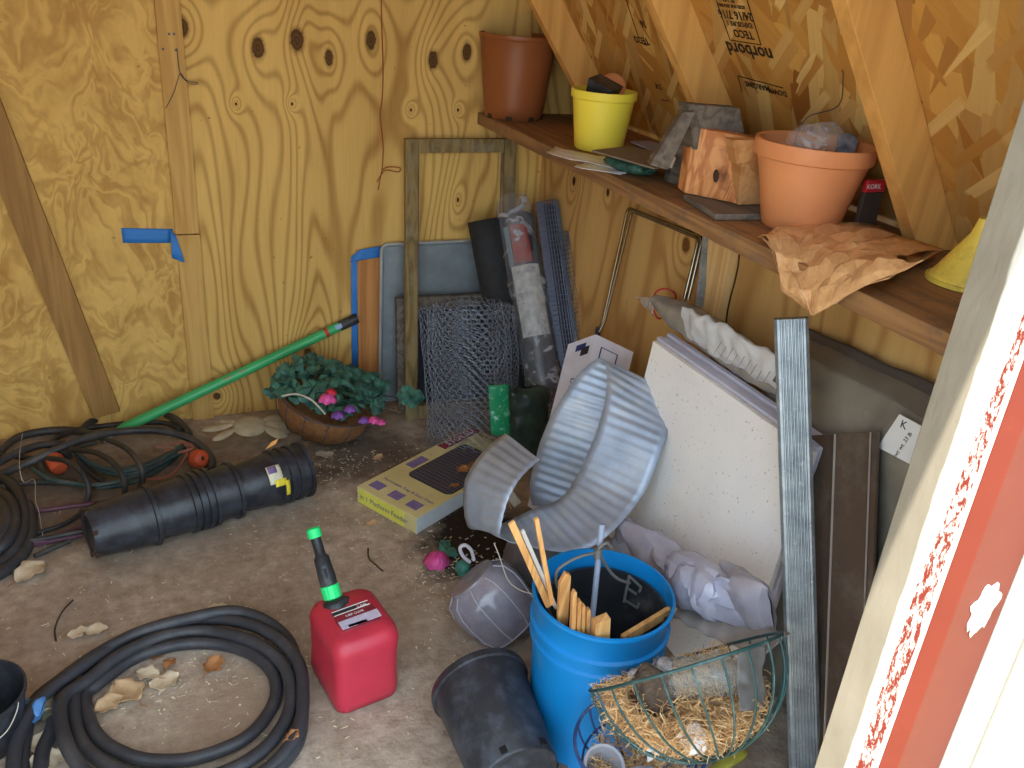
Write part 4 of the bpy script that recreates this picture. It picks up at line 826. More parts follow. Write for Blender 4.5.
# label on the top face
b = BM(); grid(b, lambda u_, v_: G(-.054+.110*u_, -.052+.078*v_, (.2195)-.004*(abs(2*u_-1)**3+abs(v_-.5)**2)), 10, 8); lb = obj('label', b, simple('red label base', (134, 36, 52), .4, var=.2, scale=60), T, solid=.0008)
def strip(name, x0, x1, y0, y1, m, sl=.0): b = BM(); quadbox(b, [G(x0, y0, .2205), G(x1, y0+sl, .2205), G(x1, y1+sl, .2205), G(x0, y1, .2205)], (0, 0, .0006)); o = obj(name, b, m, lb, smooth=False); return o
strip('label_band', -.046, .052, -.046, -.018, simple('pale label', (196, 190, 212), .5, var=.15, scale=90), .004); strip('label_stripe', -.046, .045, .004, .007, m_white, .004); strip('label_stripe', -.046, .045, .018, .0205, m_white, .004); strip('label_patch', -.048, .012, .006, .017, m_ink2, .003); strip('label_patch', -.03, .016, -.0445, -.036, m_ink2, .0)
for s_, x, y, sz in (('1 GAL', .026, .012, .009), ('KEEP CLEAR', .0, -.006, .008)): lettering('label_print', s_, sz, G(x, y, .2216), gd @ Vector((1, .04, 0)), gd @ Vector((-.04, 1, 0)), m_white, lb)
# spout leaning up and left
e1 = G(-.022, .066, .212); e2 = at(313, 529, 1, e1.y+.09); zs = (e2-e1); Ls = zs.length; Ms = frame(e1, zs)
def lat(nm, prof, m, seg=28, fn=None): b = BM(); lathe(b, prof, seg, Ms, fn); return obj(nm, b, m, T)
knurl = lambda v, a: Vector((v.x*(1+.03*(1 if int(a/(2*pi)*28) % 2 else -1)), v.y*(1+.03*(1 if int(a/(2*pi)*28) % 2 else -1)), v.z))
lat('spout_collar', [(0, -.02), (.034, -.02), (.034, -.004), (.030, .002), (.020, .006), (0, .006)], m_black, 28, knurl)
gr = lat('green_ring', [(.018, .006), (.0205, .008), (.0205, .036), (.018, .038), (0, .038)], m_green, 32, knurl)
lat('spout_tube', [(.0, .03), (.019, .038), (.020, .055), (.0185, .075), (.0175, Ls*.60), (.0120, Ls*.64), (.0115, Ls*.9), (0, Ls*.9)], m_black)
lat('spout_tip', [(0, Ls*.88), (.0145, Ls*.88), (.0160, Ls*.90), (.0160, Ls), (.012, Ls*1.02), (.0, Ls*1.02)], m_green)
for k in range(2):
    b = BM(); pp = Ms @ Vector((0, 0, .055+.03*k)); vv = (CAM-pp).normalized(); zz_ = zs.normalized(); sd_ = (vv-zz_*vv.dot(zz_)).normalized(); beam(b, pp+sd_*.018, pp+sd_*.0205+zz_*.022, .006, .004); obj('spout_lever', b, m_black, T, bevel=.001)
# ================================================================== black hose coil in front
def floorpath(pts, r, z0=None, n=8, closed=False, zs_=None):
    P = []
    for k, q in enumerate(pts): z_ = q[2] if len(q) > 2 else r+.001; P.append(at(q[0], q[1], 2, z_))
    return smooth_path(P, n, closed)
coil = [(150, 700, .019)]
L1 = [(85, 699), (97, 735), (127, 755), (160, 761), (200, 757), (247, 737), (273, 705), (275, 679), (260, 659), (233, 647), (200, 643), (167, 647), (133, 659), (100, 682)]
L2 = [(74, 699), (80, 739), (110, 766), (160, 780), (215, 776), (263, 750), (289, 712), (288, 675), (270, 652), (240, 637), (200, 631), (160, 637), (120, 655), (88, 680)]
L3 = [(62, 700), (65, 740), (88, 775), (130, 798), (200, 800), (264, 772), (297, 733), (303, 690), (297, 660), (276, 637), (245, 623), (205, 619), (165, 624), (120, 643), (80, 668), (48, 692), (28, 715), (16, 745), (12, 790)]
full = [(150, 640, .012), (112, 658, .013), (86, 680, .018)]+[(x, y, .026) for x, y in L2[:1]]+[(x, y, .026+.014*abs(sin(k*.7))) for k, (x, y) in enumerate(L2[1:])]+[(x, y, .020+.03*abs(sin(k*.45+1))) for k, (x, y) in enumerate(L3)]
T = thing('garden_hose', at(170, 700, 2, 0), 'coiled dusty black garden hose in the left foreground', 'hose')
b = BM(); tube(b, floorpath([(x, y, .0155+.004*(k % 3)) for k, (x, y) in enumerate(L1)], .0168, n=7, closed=True), .0142, 14, closed=True); obj('hose_tube', b, m_rub, T)
b = BM(); tube(b, floorpath(full, .0168, n=7), .0145, 14); obj('hose_tube', b, m_rub, T)
b = BM(); tube(b, floorpath([(303, 700, .018), (298, 742, .018), (270, 775, .018), (225, 800, .018)], .0168, n=10), .0142, 14); obj('hose_tube', b, m_rub, T)
b = BM(); tube(b, floorpath([(300, 672, .02), (288, 640, .03), (262, 619, .045), (230, 611, .05), (190, 618, .05), (140, 632, .045), (95, 655, .04), (60, 680, .03), (36, 700, .02), (28, 722, .017), (22, 760, .017), (24, 800, .017)], .0168, n=8), .0142, 14); obj('hose_tube', b, m_rub, T)
b = BM(); tube(b, floorpath([(55, 712, .02), (52, 730, .018), (42, 755, .017), (40, 800, .017)], .0168, n=8), .0150, 14); obj('hose_tube', b, m_rub, T)
hc_ = at(46, 702, 2, .03); b = BM(); lathe(b, [(0, 0), (.016, 0), (.019, .003), (.019, .022), (.0165, .025), (.0165, .034), (.013, .036), (.013, .046), (0, .046)], 24, frame(hc_, (.15, -1, -.05)), knurl); obj('coupling', b, simple('brass coupling', (112, 108, 88), .5, metal=.5), T)
# ================================================================== cords and hoses in the left corner
def S4(pts, z=.02): return [(x/4.655, 410+y/4.655, (q[0] if q else z)) for x, y, *q in pts]
def hose(label, paths, r, m, name='garden_hose', cat='hose', part='hose_tube', group=None):
    T = thing(name, at(paths[0][0][0], paths[0][0][1], 2, 0), label, cat, group)
    for p in paths: b = BM(); tube(b, floorpath(p, r, n=7), r, 10); obj(part, b, m, T)
    return T
m_h2 = simple('black garden hose', (58, 60, 62), .45, dust=(118, 112, 106), dscale=8, dlo=.45, dhi=.85)
hose('loosely piled black hose along the back left corner', [S4([(-60, 330), (0, 300), (120, 250, .05), (250, 190, .07), (400, 130, .08), (560, 100, .07), (720, 95, .06), (850, 120, .05), (940, 170, .04), (985, 230, .03), (985, 275, .02)]),
      S4([(-60, 240), (0, 190), (80, 130), (200, 100), (330, 95), (420, 110, .04), (480, 130, .05)], .02), S4([(390, 105, .03), (400, 75, .03), (460, 40, .03), (600, 12, .02), (740, 16, .02), (820, 45, .02), (870, 95, .02), (880, 120)], .02),
      S4([(-60, 270), (0, 240), (80, 200), (180, 165), (300, 158)], .04)], .0125, m_h2)
hose('dark green cord looped in the hose pile', [S4([(360, 200), (430, 250), (540, 285), (660, 270), (770, 220), (840, 175)], .055), S4([(150, 270), (230, 320), (330, 340), (440, 350), (540, 335), (660, 295), (760, 245)], .04), S4([(380, 215), (450, 262), (560, 275), (680, 250), (780, 205), (850, 165)], .03), S4([(450, 362), (560, 350), (680, 312), (780, 250), (860, 180)], .02), S4([(400, 240), (480, 285), (580, 300), (690, 275), (790, 225), (850, 190)], .045)], .0075, m_tealcord, 'extension_cord', 'cord', 'cord_strand')
hose('black cord arching over the hose pile towards the black pot stack', [S4([(240, 150), (300, 110), (400, 85), (520, 70), (640, 60), (760, 60), (840, 90)], .03), S4([(-40, 210), (60, 215), (160, 225), (260, 200), (340, 175), (450, 150)], .03), S4([(350, 200, .04), (380, 250, .04), (430, 300, .03), (480, 330, .03)]), S4([(200, 225, .05), (300, 235, .09), (380, 290, .09), (415, 370, .05), (400, 430, .012)]), S4([(330, 182, .08), (450, 200, .11), (530, 250, .12), (575, 320, .10), (580, 400, .05), (560, 440, .012)]), S4([(500, 138, .09), (590, 180, .12), (650, 250, .12), (665, 320, .08), (650, 370, .04)]),
      S4([(-40, 380), (0, 362), (120, 340), (250, 335), (380, 345), (480, 352)], .02), S4([(185, 235, .05), (210, 290, .04), (280, 325, .03), (360, 335, .02)])], .0085, m_rub2, 'extension_cord', 'cord', 'cord_strand')
hose('maroon cord running under the black pot stack', [S4([(-40, 500), (0, 490), (180, 470), (350, 445), (520, 425), (600, 400)], .012), S4([(100, 640), (250, 608), (340, 592), (430, 560)], .010), S4([(80, 620), (200, 610), (330, 560), (420, 530)], .018)], .0070, m_purple, 'extension_cord', 'cord', 'cord_strand')
hose('thin black cord bundle at the end of the black pot stack', [S4([(100, 600), (200, 565), (300, 530), (400, 465), (460, 430)], .012), S4([(130, 610), (250, 590), (350, 570), (430, 560)], .025), S4([(160, 680), (250, 640), (320, 610)], .010)], .0070, m_rub2, 'extension_cord', 'cord', 'cord_strand')
hose('heavy grey hose coil cut off by the left edge of the photo', [S4([(-80, 300, .02), (0, 320, .02), (60, 350, .03), (100, 430, .03), (115, 520, .03), (85, 620, .03), (10, 710, .02), (-80, 760, .02)]), S4([(-80, 350, .02), (0, 385, .04), (50, 430, .05), (68, 510, .05), (45, 590, .05), (-10, 650, .04), (-80, 690, .02)]),
      S4([(-80, 800, .017), (0, 762, .017), (90, 690, .017), (140, 590, .017), (142, 490, .02), (125, 440, .02)]), S4([(-80, 400, .03), (-10, 430, .05), (25, 480, .06), (25, 540, .06), (-10, 600, .05), (-80, 640, .03)])], .0165, m_rub)
def S4p(x, y, z_): return at(x/4.655, 410+y/4.655, 2, z_)
T = thing('cord_plug', S4p(925, 228, 0), 'round orange plug end lying in front of the stone flower', 'plug'); c_ = S4p(925, 228, .032)
b = BM(); lathe(b, [(0, -.022), (.022, -.022), (.029, -.012), (.031, .0), (.029, .012), (.022, .024), (.010, .028), (0, .028)], 28, frame(c_, (.35, -.75, .45))); obj('plug_body', b, m_orange, T)
b = BM(); box(b, c_+Vector((.35, -.75, .45)).normalized()*.028, (.009, .006, .012)); obj('plug_slot', b, m_black, T)
T = thing('cord_plug', S4p(270, 240, 0), 'orange plug end with a black collar in the middle of the hose pile', 'plug'); c_ = S4p(265, 250, .045)
b = BM(); lathe(b, [(0, -.03), (.020, -.03), (.026, -.02), (.026, .015), (.021, .026), (0, .03)], 24, frame(c_, (.3, -.75, -.3))); obj('plug_body', b, m_orange, T)
b = BM(); lathe(b, [(0, 0), (.022, 0), (.022, .022), (.012, .03), (0, .03)], 20, frame(c_+Vector((.012, .026, .005)), (.6, .7, .1))); obj('collar', b, m_black, T)
T = thing('frayed_twine', S4p(800, 230, 0), 'frayed rust red twine beside the round orange plug', 'twine')
m_rtw = simple('rust twine', (158, 100, 84), .9)
for k, pts in enumerate([[(830, 150), (790, 165), (730, 170)], [(850, 175), (800, 200), (745, 250)], [(880, 180), (850, 240), (800, 300), (740, 320), (680, 320)], [(860, 160), (900, 170), (880, 185), (830, 200)], [(800, 160), (860, 150), (900, 165)], [(840, 190), (790, 180), (760, 200)]]): b = BM(); tube(b, smooth_path([S4p(x, y, .05+.008*sin(k+x*.02)) for x, y in pts], 6), .0036, 5); obj('strand', b, m_rtw, T)
T = thing('loose_string', S4p(150, 400, 0), 'pale thin string dangling over the hose pile', 'string')
b = BM(); tube(b, smooth_path([S4p(x, y, z_) for x, y, z_ in [(105, 110, .10), (92, 200, .10), (92, 270, .09), (110, 335, .06), (160, 325, .03), (165, 420, .03), (180, 470, .02), (195, 560, .015), (210, 640, .006), (215, 665, .004)]], 6), .0010, 5); obj('strand', b, m_string, T)
# ================================================================== nested black nursery pots lying on their side
pA, pB = at(100, 530, 2, .085), at(300, 470, 2, .085); ax_ = (pB-pA).normalized(); Lp = (pB-pA).length
rims = [.235, .415, .450, .485, .520, .640, .86, .91, .96, 1.02]
for k, f_ in enumerate(rims):
    e = pA+ax_*(Lp*f_); ln = .165 if k == 0 else .17; h0 = e-ax_*ln; r1_ = .083-.0005*(k % 3); r0_ = .066 if k == 0 else .064
    M_ = frame(h0, ax_, (0, 0, 1)); T = thing('nursery_pot', Vector((h0.x, h0.y, 0)), ('black nursery pot at the left end of the nested row, its base showing' if k == 0 else 'black nursery pot at the right end of the nested row' if k == len(rims)-1 else 'black nursery pot nested inside the row lying on the floor'), 'pot', 'nested black nursery pots')
    b = BM(); sqf = (lambda v, a: Vector((v.x, v.y, v.z))) 
    lathe(b, [(0, .004), (r0_-.016, .004), (r0_-.012, 0), (r0_-.002, 0), (r0_, .003), (r1_-.003, ln-.012), (r1_+.003, ln-.010), (r1_+.004, ln), (r1_-.003, ln), (r1_-.005, ln-.012), (r0_-.003, .006), (0, .007)], 48, M_); obj('body', b, m_pot, T)
    if k == 0:
        for q in range(6):
            a = 2*pi*q/6; b = BM(); box(b, M_ @ Vector((r0_*cos(a), r0_*sin(a), .004)), (.012, .012, .012), M_.to_3x3() @ Matrix.Rotation(a, 3, 'Z')); obj('drain_hole', b, m_soil, T)
    if k in (4, 6): 
        b = BM(); rm = .0835 if k == 4 else .084; grid(b, lambda u_, v_: M_ @ Vector(((r1_-.006)*cos(1.2+5*u_*.1+5.2*u_*0+u_*6.0), (r1_-.006)*sin(1.2+u_*6.5), ln*(.55+.02*v_))), 4, 2) if False else None
        b.free()
# tag on the pots
pm = pA+ax_*(Lp*.80); M_ = frame(pm, ax_, (0, 0, 1)); cl = M_.inverted() @ CAM; ac = math.atan2(cl.y, cl.x)
T = thing('plant_tag', M_ @ Vector((.082*cos(ac), .082*sin(ac), 0)), 'white and yellow plant tag stuck on the black pot row', 'tag')
def cyl(a0, a1, z0, z1, r): return lambda u_, v_: M_ @ Vector((r*cos(a0+(a1-a0)*u_), r*sin(a0+(a1-a0)*u_), z0+(z1-z0)*v_))
b = BM(); grid(b, cyl(ac-.42, ac+.22, -.015, .032, .0855), 8, 3); obj('card', b, simple('tag white', (224, 220, 190), .5), T, solid=.0012)
b = BM(); grid(b, cyl(ac+.10, ac+.34, .000, .034, .0868), 6, 3); obj('yellow_band', b, simple('tag yellow', (240, 220, 60), .5), T, solid=.0012)
b = BM(); grid(b, cyl(ac-.40, ac-.15, -.012, .014, .0868), 6, 3); obj('printed_patch', b, simple('tag purple', (128, 104, 150), .6), T, solid=.0006)
b = BM(); grid(b, cyl(ac+.2, ac+.75, .030, .042, .0872), 8, 2); obj('stem', b, bpy.data.materials['tag yellow'], T, solid=.0012)
T = thing('plant_tag', pA+ax_*Lp*.88, 'small orange plant tag on top of the black pot row', 'tag'); q = at(272, 445, 1, (pA+ax_*Lp*.86).y+.01); b = BM(); quadbox(b, [q+Vector((-.02, 0, -.012)), q+Vector((.012, .01, -.004)), q+Vector((.022, .014, .012)), q+Vector((.0, .008, .006))], (0, -.0015, .001)); obj('card', b, simple('tag orange', (240, 170, 90), .6), T, smooth=False)
# ================================================================== inverted nursery pot in the foreground
r_c = at(482, 690, 2, .108); dz = Vector((-.02, -.98, -.10)).normalized(); LL = .235
M_ = frame(r_c+Vector((0, .02, 0)), dz, (0, 0, 1)); T = thing('nursery_pot', Vector((r_c.x, r_c.y, 0)), 'dusty black nursery pot lying on its side with its base to the camera', 'pot')
b = BM(); lathe(b, [(.097, .02), (.100, .0), (.107, .0), (.108, .004), (.108, .016), (.1025, .018), (.1015, .026), (.086, LL-.004), (.083, LL), (.074, LL), (.070, LL-.005), (.03, LL-.005), (.026, LL-.002), (0, LL-.002), (0, LL-.010), (.08, LL-.012), (.097, .02)], 64, M_); obj('body', b, m_pot, T)
for a in (.4, 1.45, 2.5, 3.6, 4.6, 5.7):
    b = BM(); box(b, M_ @ Vector((.0855*cos(a), .0855*sin(a), LL-.012)), (.012, .013, .014), M_.to_3x3() @ Matrix.Rotation(a, 3, 'Z')); obj('drain_hole', b, simple('hole', (14, 14, 16), .9) if 'hole' not in bpy.data.materials else bpy.data.materials['hole'], T)
# ================================================================== grey ribbed plastic jugs beside the bucket
m_smoke = simple('smoky grey plastic', (146, 142, 154), .22, c2=(98, 92, 104), scale=8, spec=.8, dust=(166, 160, 164), dscale=10, dlo=.5, dhi=.85)
jc = at(494, 604, 2, .085); ja = Vector((-.50, .42, .62)).normalized(); M_ = frame(jc-ja*.075, ja, (1, 0, 0))
T = thing('plastic_jug', jc-Vector((0, 0, .085)), 'smoky grey ribbed plastic tub leaning left of the blue bucket', 'plastic tub')
b = BM(); lathe(b, [(0, -.012), (.050, -.012), (.076, .0), (.091, .033), (.096, .078), (.096, .112), (.088, .140), (.066, .156), (.063, .164), (0, .164)], 48, M_); obj('body', b, m_smoke, T)
m_rib = simple('pale rib', (176, 172, 184), .3)
for z_, r in ((.0, .0775),):
    b = BM(); tube(b, [M_ @ Vector((r*cos(a), r*sin(a), z_)) for a in [2*pi*k/40 for k in range(40)]], .0016, 6, closed=True); obj('rib', b, m_rib, T)
for q in range(9):
    a = 2*pi*q/9; b = BM(); tube(b, [M_ @ Vector((r*cos(a), r*sin(a), z_)) for r, z_ in ((.077, 0), (.092, .033), (.097, .078), (.097, .112), (.089, .140), (.067, .1565))], .0016, 6); obj('rib', b, m_rib, T)
hk = M_ @ Vector((.02, .0, .166)); b = BM(); tube(b, smooth_path([at(470, 562, 1, hk.y), at(463, 556, 1, hk.y), at(460, 548, 1, hk.y), at(465, 545, 1, hk.y), at(471, 550, 1, hk.y), at(474, 560, 1, hk.y)], 6), .0045, 8); obj('hanger_hook', b, simple('hook grey', (178, 172, 178), .4), T)
jc2 = at(524, 572, 2, .09)+Vector((.03, .06, 0)); M2 = frame(jc2-Vector((0, 0, .085)), Vector((.25, -.1, 1)), (1, 0, 0))
T = thing('plastic_jug', jc2-Vector((0, 0, .09)), 'dull grey plastic tub behind the ribbed one, under the steel edging', 'plastic tub')
b = BM(); lathe(b, [(0, 0), (.06, 0), (.075, .02), (.082, .09), (.080, .14), (.05, .165), (0, .17)], 40, M2); obj('body', b, simple('dull grey plastic', (112, 108, 110), .45, dust=(140, 134, 132)), T)
T = thing('loose_string', at(498, 545, 1, 1.62), 'pale string over the grey plastic tubs', 'string')
b = BM(); tube(b, smooth_path([at(494, 543, 1, 1.56), at(500, 558, 1, 1.54), at(508, 580, 1, 1.50), at(520, 590, 1, 1.46), at(533, 594, 1, 1.42)], 6), .0014, 5); obj('strand', b, m_string, T)
# white rectangular offcut seen through the curl
stake(at(518, 505, 1, 1.80), at(500, 480, 1, 1.86), .024, .012, m_stake_g, 'grey weathered stick seen through the small steel curl', 'stick')
# ================================================================== yellow boxed feeder
zt_ = .058
c0, c1_, c3 = at(412, 521, 2, zt_), at(357, 486, 2, zt_), None
c2_ = at(457, 421, 2, zt_); ux = (c0-c1_); uy_ = (c2_-c1_); aa_, ab_ = math.atan2(ux.y, ux.x), math.atan2(uy_.y, uy_.x); er_ = (ab_-aa_)-pi/2; print('box skew', er_, ux.length, uy_.length); aa_ += er_*.4; ab_ = aa_+pi/2; lx_, ly_ = ux.length, uy_.length; ux = Vector((cos(aa_), sin(aa_), 0))*lx_; uy_ = Vector((cos(ab_), sin(ab_), 0))*ly_
lx_, ly_ = ux.length, uy_.length; ux.normalize(); uy_.normalize()
T = thing('feeder_box', Vector((c1_.x, c1_.y, 0))+ux*lx_/2+uy_*ly_/2, 'flat yellow cardboard box showing a black mesh tray, lying on the floor', 'box')
t = NT('box yellow'); col = t.mix(t.rng(t.noise(t.tc, 7, 4), .3, .7), lin((220, 212, 160)), lin((204, 190, 128))); m_bx = t.out(t.mix(t.rng(t.noise(t.tc, 30, 5, .7), .6, .8), col, lin((160, 136, 100))), .45)
def BX(u_, v_, z_=zt_): return Vector((c1_.x, c1_.y, 0))+ux*u_*lx_+uy_*v_*ly_+Vector((0, 0, z_))
b = BM(); quadbox(b, [BX(0, 0, .002), BX(1, 0, .002), BX(1, 1, .002), BX(0, 1, .002)], (0, 0, zt_-.002)); crt = obj('carton', b, m_bx, T, smooth=False, bevel=.0015)
def patch(name, u0, u1, v0, v1, m, par=None, side=None):
    b = BM()
    if side == 'front': quadbox(b, [BX(u0, 0, v0*zt_), BX(u1, 0, v0*zt_), BX(u1, 0, v1*zt_), BX(u0, 0, v1*zt_)], -uy_*.0006)
    elif side == 'right': quadbox(b, [BX(1, u0, v0*zt_), BX(1, u1, v0*zt_), BX(1, u1, v1*zt_), BX(1, u0, v1*zt_)], ux*.0006)
    else: quadbox(b, [BX(u0, v0), BX(u1, v0), BX(u1, v1), BX(u0, v1)], (0, 0, .0006))
    return obj(name, b, m, par or T, smooth=False)
m_maroon = simple('maroon print', (140, 44, 66), .5); m_violet = simple('violet print', (128, 112, 160), .6, var=.2, scale=60); m_dkmesh = simple('dark tray print', (46, 42, 46), .5, c2=(78, 66, 56), scale=14)
m_gridl = simple('grid line', (112, 112, 132), .5); m_ltyel = simple('bright yellow print', (226, 222, 96), .5); m_wht2 = simple('pale print', (206, 214, 218), .5)
patch('brand_band', .02, .17, .66, .995, m_maroon)
lettering('print', 'STOKES', .036, BX(.095, .83, zt_+.0012), uy_, -ux, m_white, T); lettering('print', '2 in 1 Platform', .040, BX(.27, .96, zt_+.0008), ux, uy_, m_ink2, T) if False else lettering('print', '2 in 1 Platform', .026, BX(.46, .955, zt_+.0010), ux, uy_, m_ink2, T)
patch('info_panel', .06, .20, .36, .50, m_violet)
b = BM(); V = [b.verts.new(BX(.60, .54, zt_+.0012)+ux*x+uy_*y) for x, y in rrect(lx_*.72, ly_*.52, .022)]; b.faces.new(V); tr_ = obj('tray_picture', b, m_dkmesh, T, smooth=False, solid=.0004)
b = BM()
for k in range(17): x = .26+.68*(k+.5)/17; box(b, BX(x, .54, zt_+.0018), (.0014, ly_*.50, .0004), Matrix((ux, uy_, Vector((0, 0, 1)))).transposed())
for k in range(16): y = .29+.50*(k+.5)/16; box(b, BX(.60, y, zt_+.0018), (lx_*.70, .0014, .0004), Matrix((ux, uy_, Vector((0, 0, 1)))).transposed())
q = obj('wire_lines', b, m_gridl, tr_, smooth=False)
for k, u0 in enumerate((.16, .48, .78)): patch('small_picture', u0-.08, u0+.10, .05, .12, m_violet); 
lettering('print', 'Removable Tray & Easy Clean', .017, BX(.52, .165, zt_+.001), ux, uy_, m_violet, T)
patch('front_band', .03, .80, .08, .92, m_ltyel, side='front'); lettering('print', '2 in 1 Platform Feeder', .024, BX(.42, 0, zt_*.5)-uy_*.0014, ux, (0, 0, 1), bpy.data.materials['grid line'], T)
patch('side_panel', .0, .42, .05, .95, m_wht2, side='right'); patch('side_panel', .43, .99, .05, .95, m_ltyel, side='right')
for s_, zz_ in (('LOOK', .72), ('INSIDE', .30)): lettering('print', s_, .020, BX(1, .53, zt_*zz_)+ux*.0014, uy_, (0, 0, 1), m_maroon, T)
# ================================================================== leaves and litter
def leaf(px, py, size, m, label, z=.004, seed=0, rot=None, group=None, curl=.5):
    rn = random.Random(seed*17+3); c = at(px, py, 2, z); a0 = rn.uniform(0, 6.28) if rot is None else rot
    b = BM(); nu, nv = 10, 6; ax = Vector((cos(a0), sin(a0), 0)); ay = Vector((-sin(a0), cos(a0), 0)); ph = rn.uniform(0, 6)
    def g(u_, v_):
        t_ = v_*2-1; wdt = sin(pi*min(1, u_*.93+.05))**.75*.40*(1+.22*sin(u_*15+ph)*abs(t_)); x = (u_-.5)*size; y = t_*wdt*size
        zz_ = size*(.10*curl*(t_*t_)*2.0+.14*curl*sin(u_*4+ph)+.07*nz((u_*3, t_*2, ph), 1.3)); return c+ax*x+ay*y+Vector((0, 0, max(.0005-z+0, zz_+size*.06)))
    grid(b, g, nu, nv); b2 = [c-ax*size*.5+Vector((0, 0, size*.06)), c-ax*size*.62+ay*size*.05+Vector((0, 0, .004)), c-ax*size*.8+Vector((0, 0, .003))]
    T_ = thing('dry_leaf', c, label, 'leaf', group); obj('blade', b, m, T_, solid=.0005, ang=60)
    b = BM(); tube(b, b2, .0011, 5); obj('stalk', b, m_leaf[2], T_); return T_
LF = [(32, 574, .085, 1, 'large pale ragged leaf beside the cut off hose coil', .7), (78, 634, .045, 1, 'left one of two small pale leaves above the hose coil', .1), (97, 632, .05, 1, 'right one of two small pale leaves above the hose coil', 0), (218, 609, .045, 1, 'pale leaf just behind the top of the hose coil', .1),
      (127, 694, .085, 0, 'largest tan leaf inside the hose coil', 2.2), (110, 706, .06, 0, 'folded tan leaf below the largest one inside the hose coil', .3), (165, 683, .065, 1, 'whitish curled leaf inside the hose coil', .2), (147, 676, .055, 1, 'pale torn leaf between the tan and the whitish leaf in the coil', 2.6),
      (214, 666, .055, 2, 'orange brown leaf alone on the right inside the hose coil', .9), (155, 656, .040, 2, 'small brown curled leaf against the inner top of the hose coil', 0), (170, 664, .035, 2, 'small brown leaf under the whitish leaf in the coil', 1), (40, 744, .05, 1, 'pale leaf below the blue cloth', 1.2), (50, 762, .07, 1, 'large pale leaf at the bottom edge left of the coil', .2),
      (72, 678, .03, 1, 'small pale leaf between hose loops on the left', 0), (293, 736, .03, 2, 'small brown leaf on the right side of the hose coil', .5), (303, 724, .028, 0, 'small tan leaf between the hose coil and the gas can', 1.7),
      (196, 480, .04, 0, 'x', 0)]
for k, (x, y, s_, mi, lb_, rt) in enumerate(LF[:-1]): leaf(x, y, s_, m_leaf[mi], lb_, .005 if k not in (14,) else .045, k+1, rt)
leaf(463, 470, .05, m_leaf[2], 'brown curled leaf lying on the yellow box', .066, 40, .6); leaf(474, 466, .045, m_leaf[2], 'second brown leaf, nearer the steel curl, on the yellow box', .066, 41, 1.8); leaf(455, 486, .03, m_leaf[2], 'small brown leaf at the corner of the picture on the yellow box', .064, 42, .2)
leaf(398, 410, .07, m_leaf[0], 'greyish tan leaf right of the ivy basket', .01, 50, .3); leaf(325, 456, .06, m_leaf[1], 'flat pale leaf in front of the ivy basket', .004, 51, .1); leaf(378, 458, .04, m_leaf[0], 'small tan leaf between the ivy basket and the yellow box', .004, 52, .5); leaf(372, 524, .035, m_leaf[0], 'tan leaf under the left front edge of the yellow box', .004, 53, .1)
leaf(553, 740, .07, m_leaf[0], 'tan leaf between the lying pot and the blue bucket', .01, 54, 1.3)
rn = random.Random(5); b = BM(); spots_ = [(.25, 1.6, .5, .45, 240), (.52, 2.45, .28, .14, 220), (.70, 1.82, .16, .16, 260), (-.05, 1.62, .18, .16, 120), (.4, 2.05, .4, .35, 170), (-.3, 2.0, .25, .4, 90), (.62, 2.1, .14, .1, 60)]
for cx, cy, rx, ry, n_ in spots_:
    for _ in range(n_):
        x, y = rn.gauss(cx, rx*.5), rn.gauss(cy, ry*.5)
        if y > 2.85 or x > 1.2: continue
        a = rn.uniform(0, pi); l_, w_ = rn.choice([(.008, .003), (.005, .003), (.012, .0018), (.004, .0035), (.016, .0012)]); s_ = rn.uniform(.5, 1.15)
        box(b, (x, y, .0015), (l_*s_, w_*s_, .0014), Matrix.Rotation(a, 3, 'Z') @ Matrix.Rotation(rn.uniform(-.2, .2), 3, 'X'))
t = NT('chaff'); col = t.ramp(t.noise(t.tc, 40, 2), [(.35, lin((150, 126, 96))), (.5, lin((206, 190, 156))), (.62, lin((224, 214, 190)))]); tag(obj('floor_litter', b, t.out(col, .9), smooth=False), 'pale chaff and chips scattered over the shed floor', 'litter', kind='stuff')
b = BM(); tube(b, smooth_path([at(368, 548, 2, .004), at(369, 558, 2, .006), at(377, 566, 2, .004), at(383, 571, 2, .003)], 6), .0022, 6); tag(obj('twig', b, simple('twig', (72, 54, 42), .9)), 'short curved dark twig right of the gas can spout', 'twig')
b = BM(); tube(b, smooth_path([at(73, 600, 2, .004), at(62, 612, 2, .005), at(55, 628, 2, .004), at(56, 641, 2, .003)], 6), .0022, 6); tag(obj('twig', b, bpy.data.materials['twig']), 'curved dark twig on the bare floor left of the hose coil', 'twig')
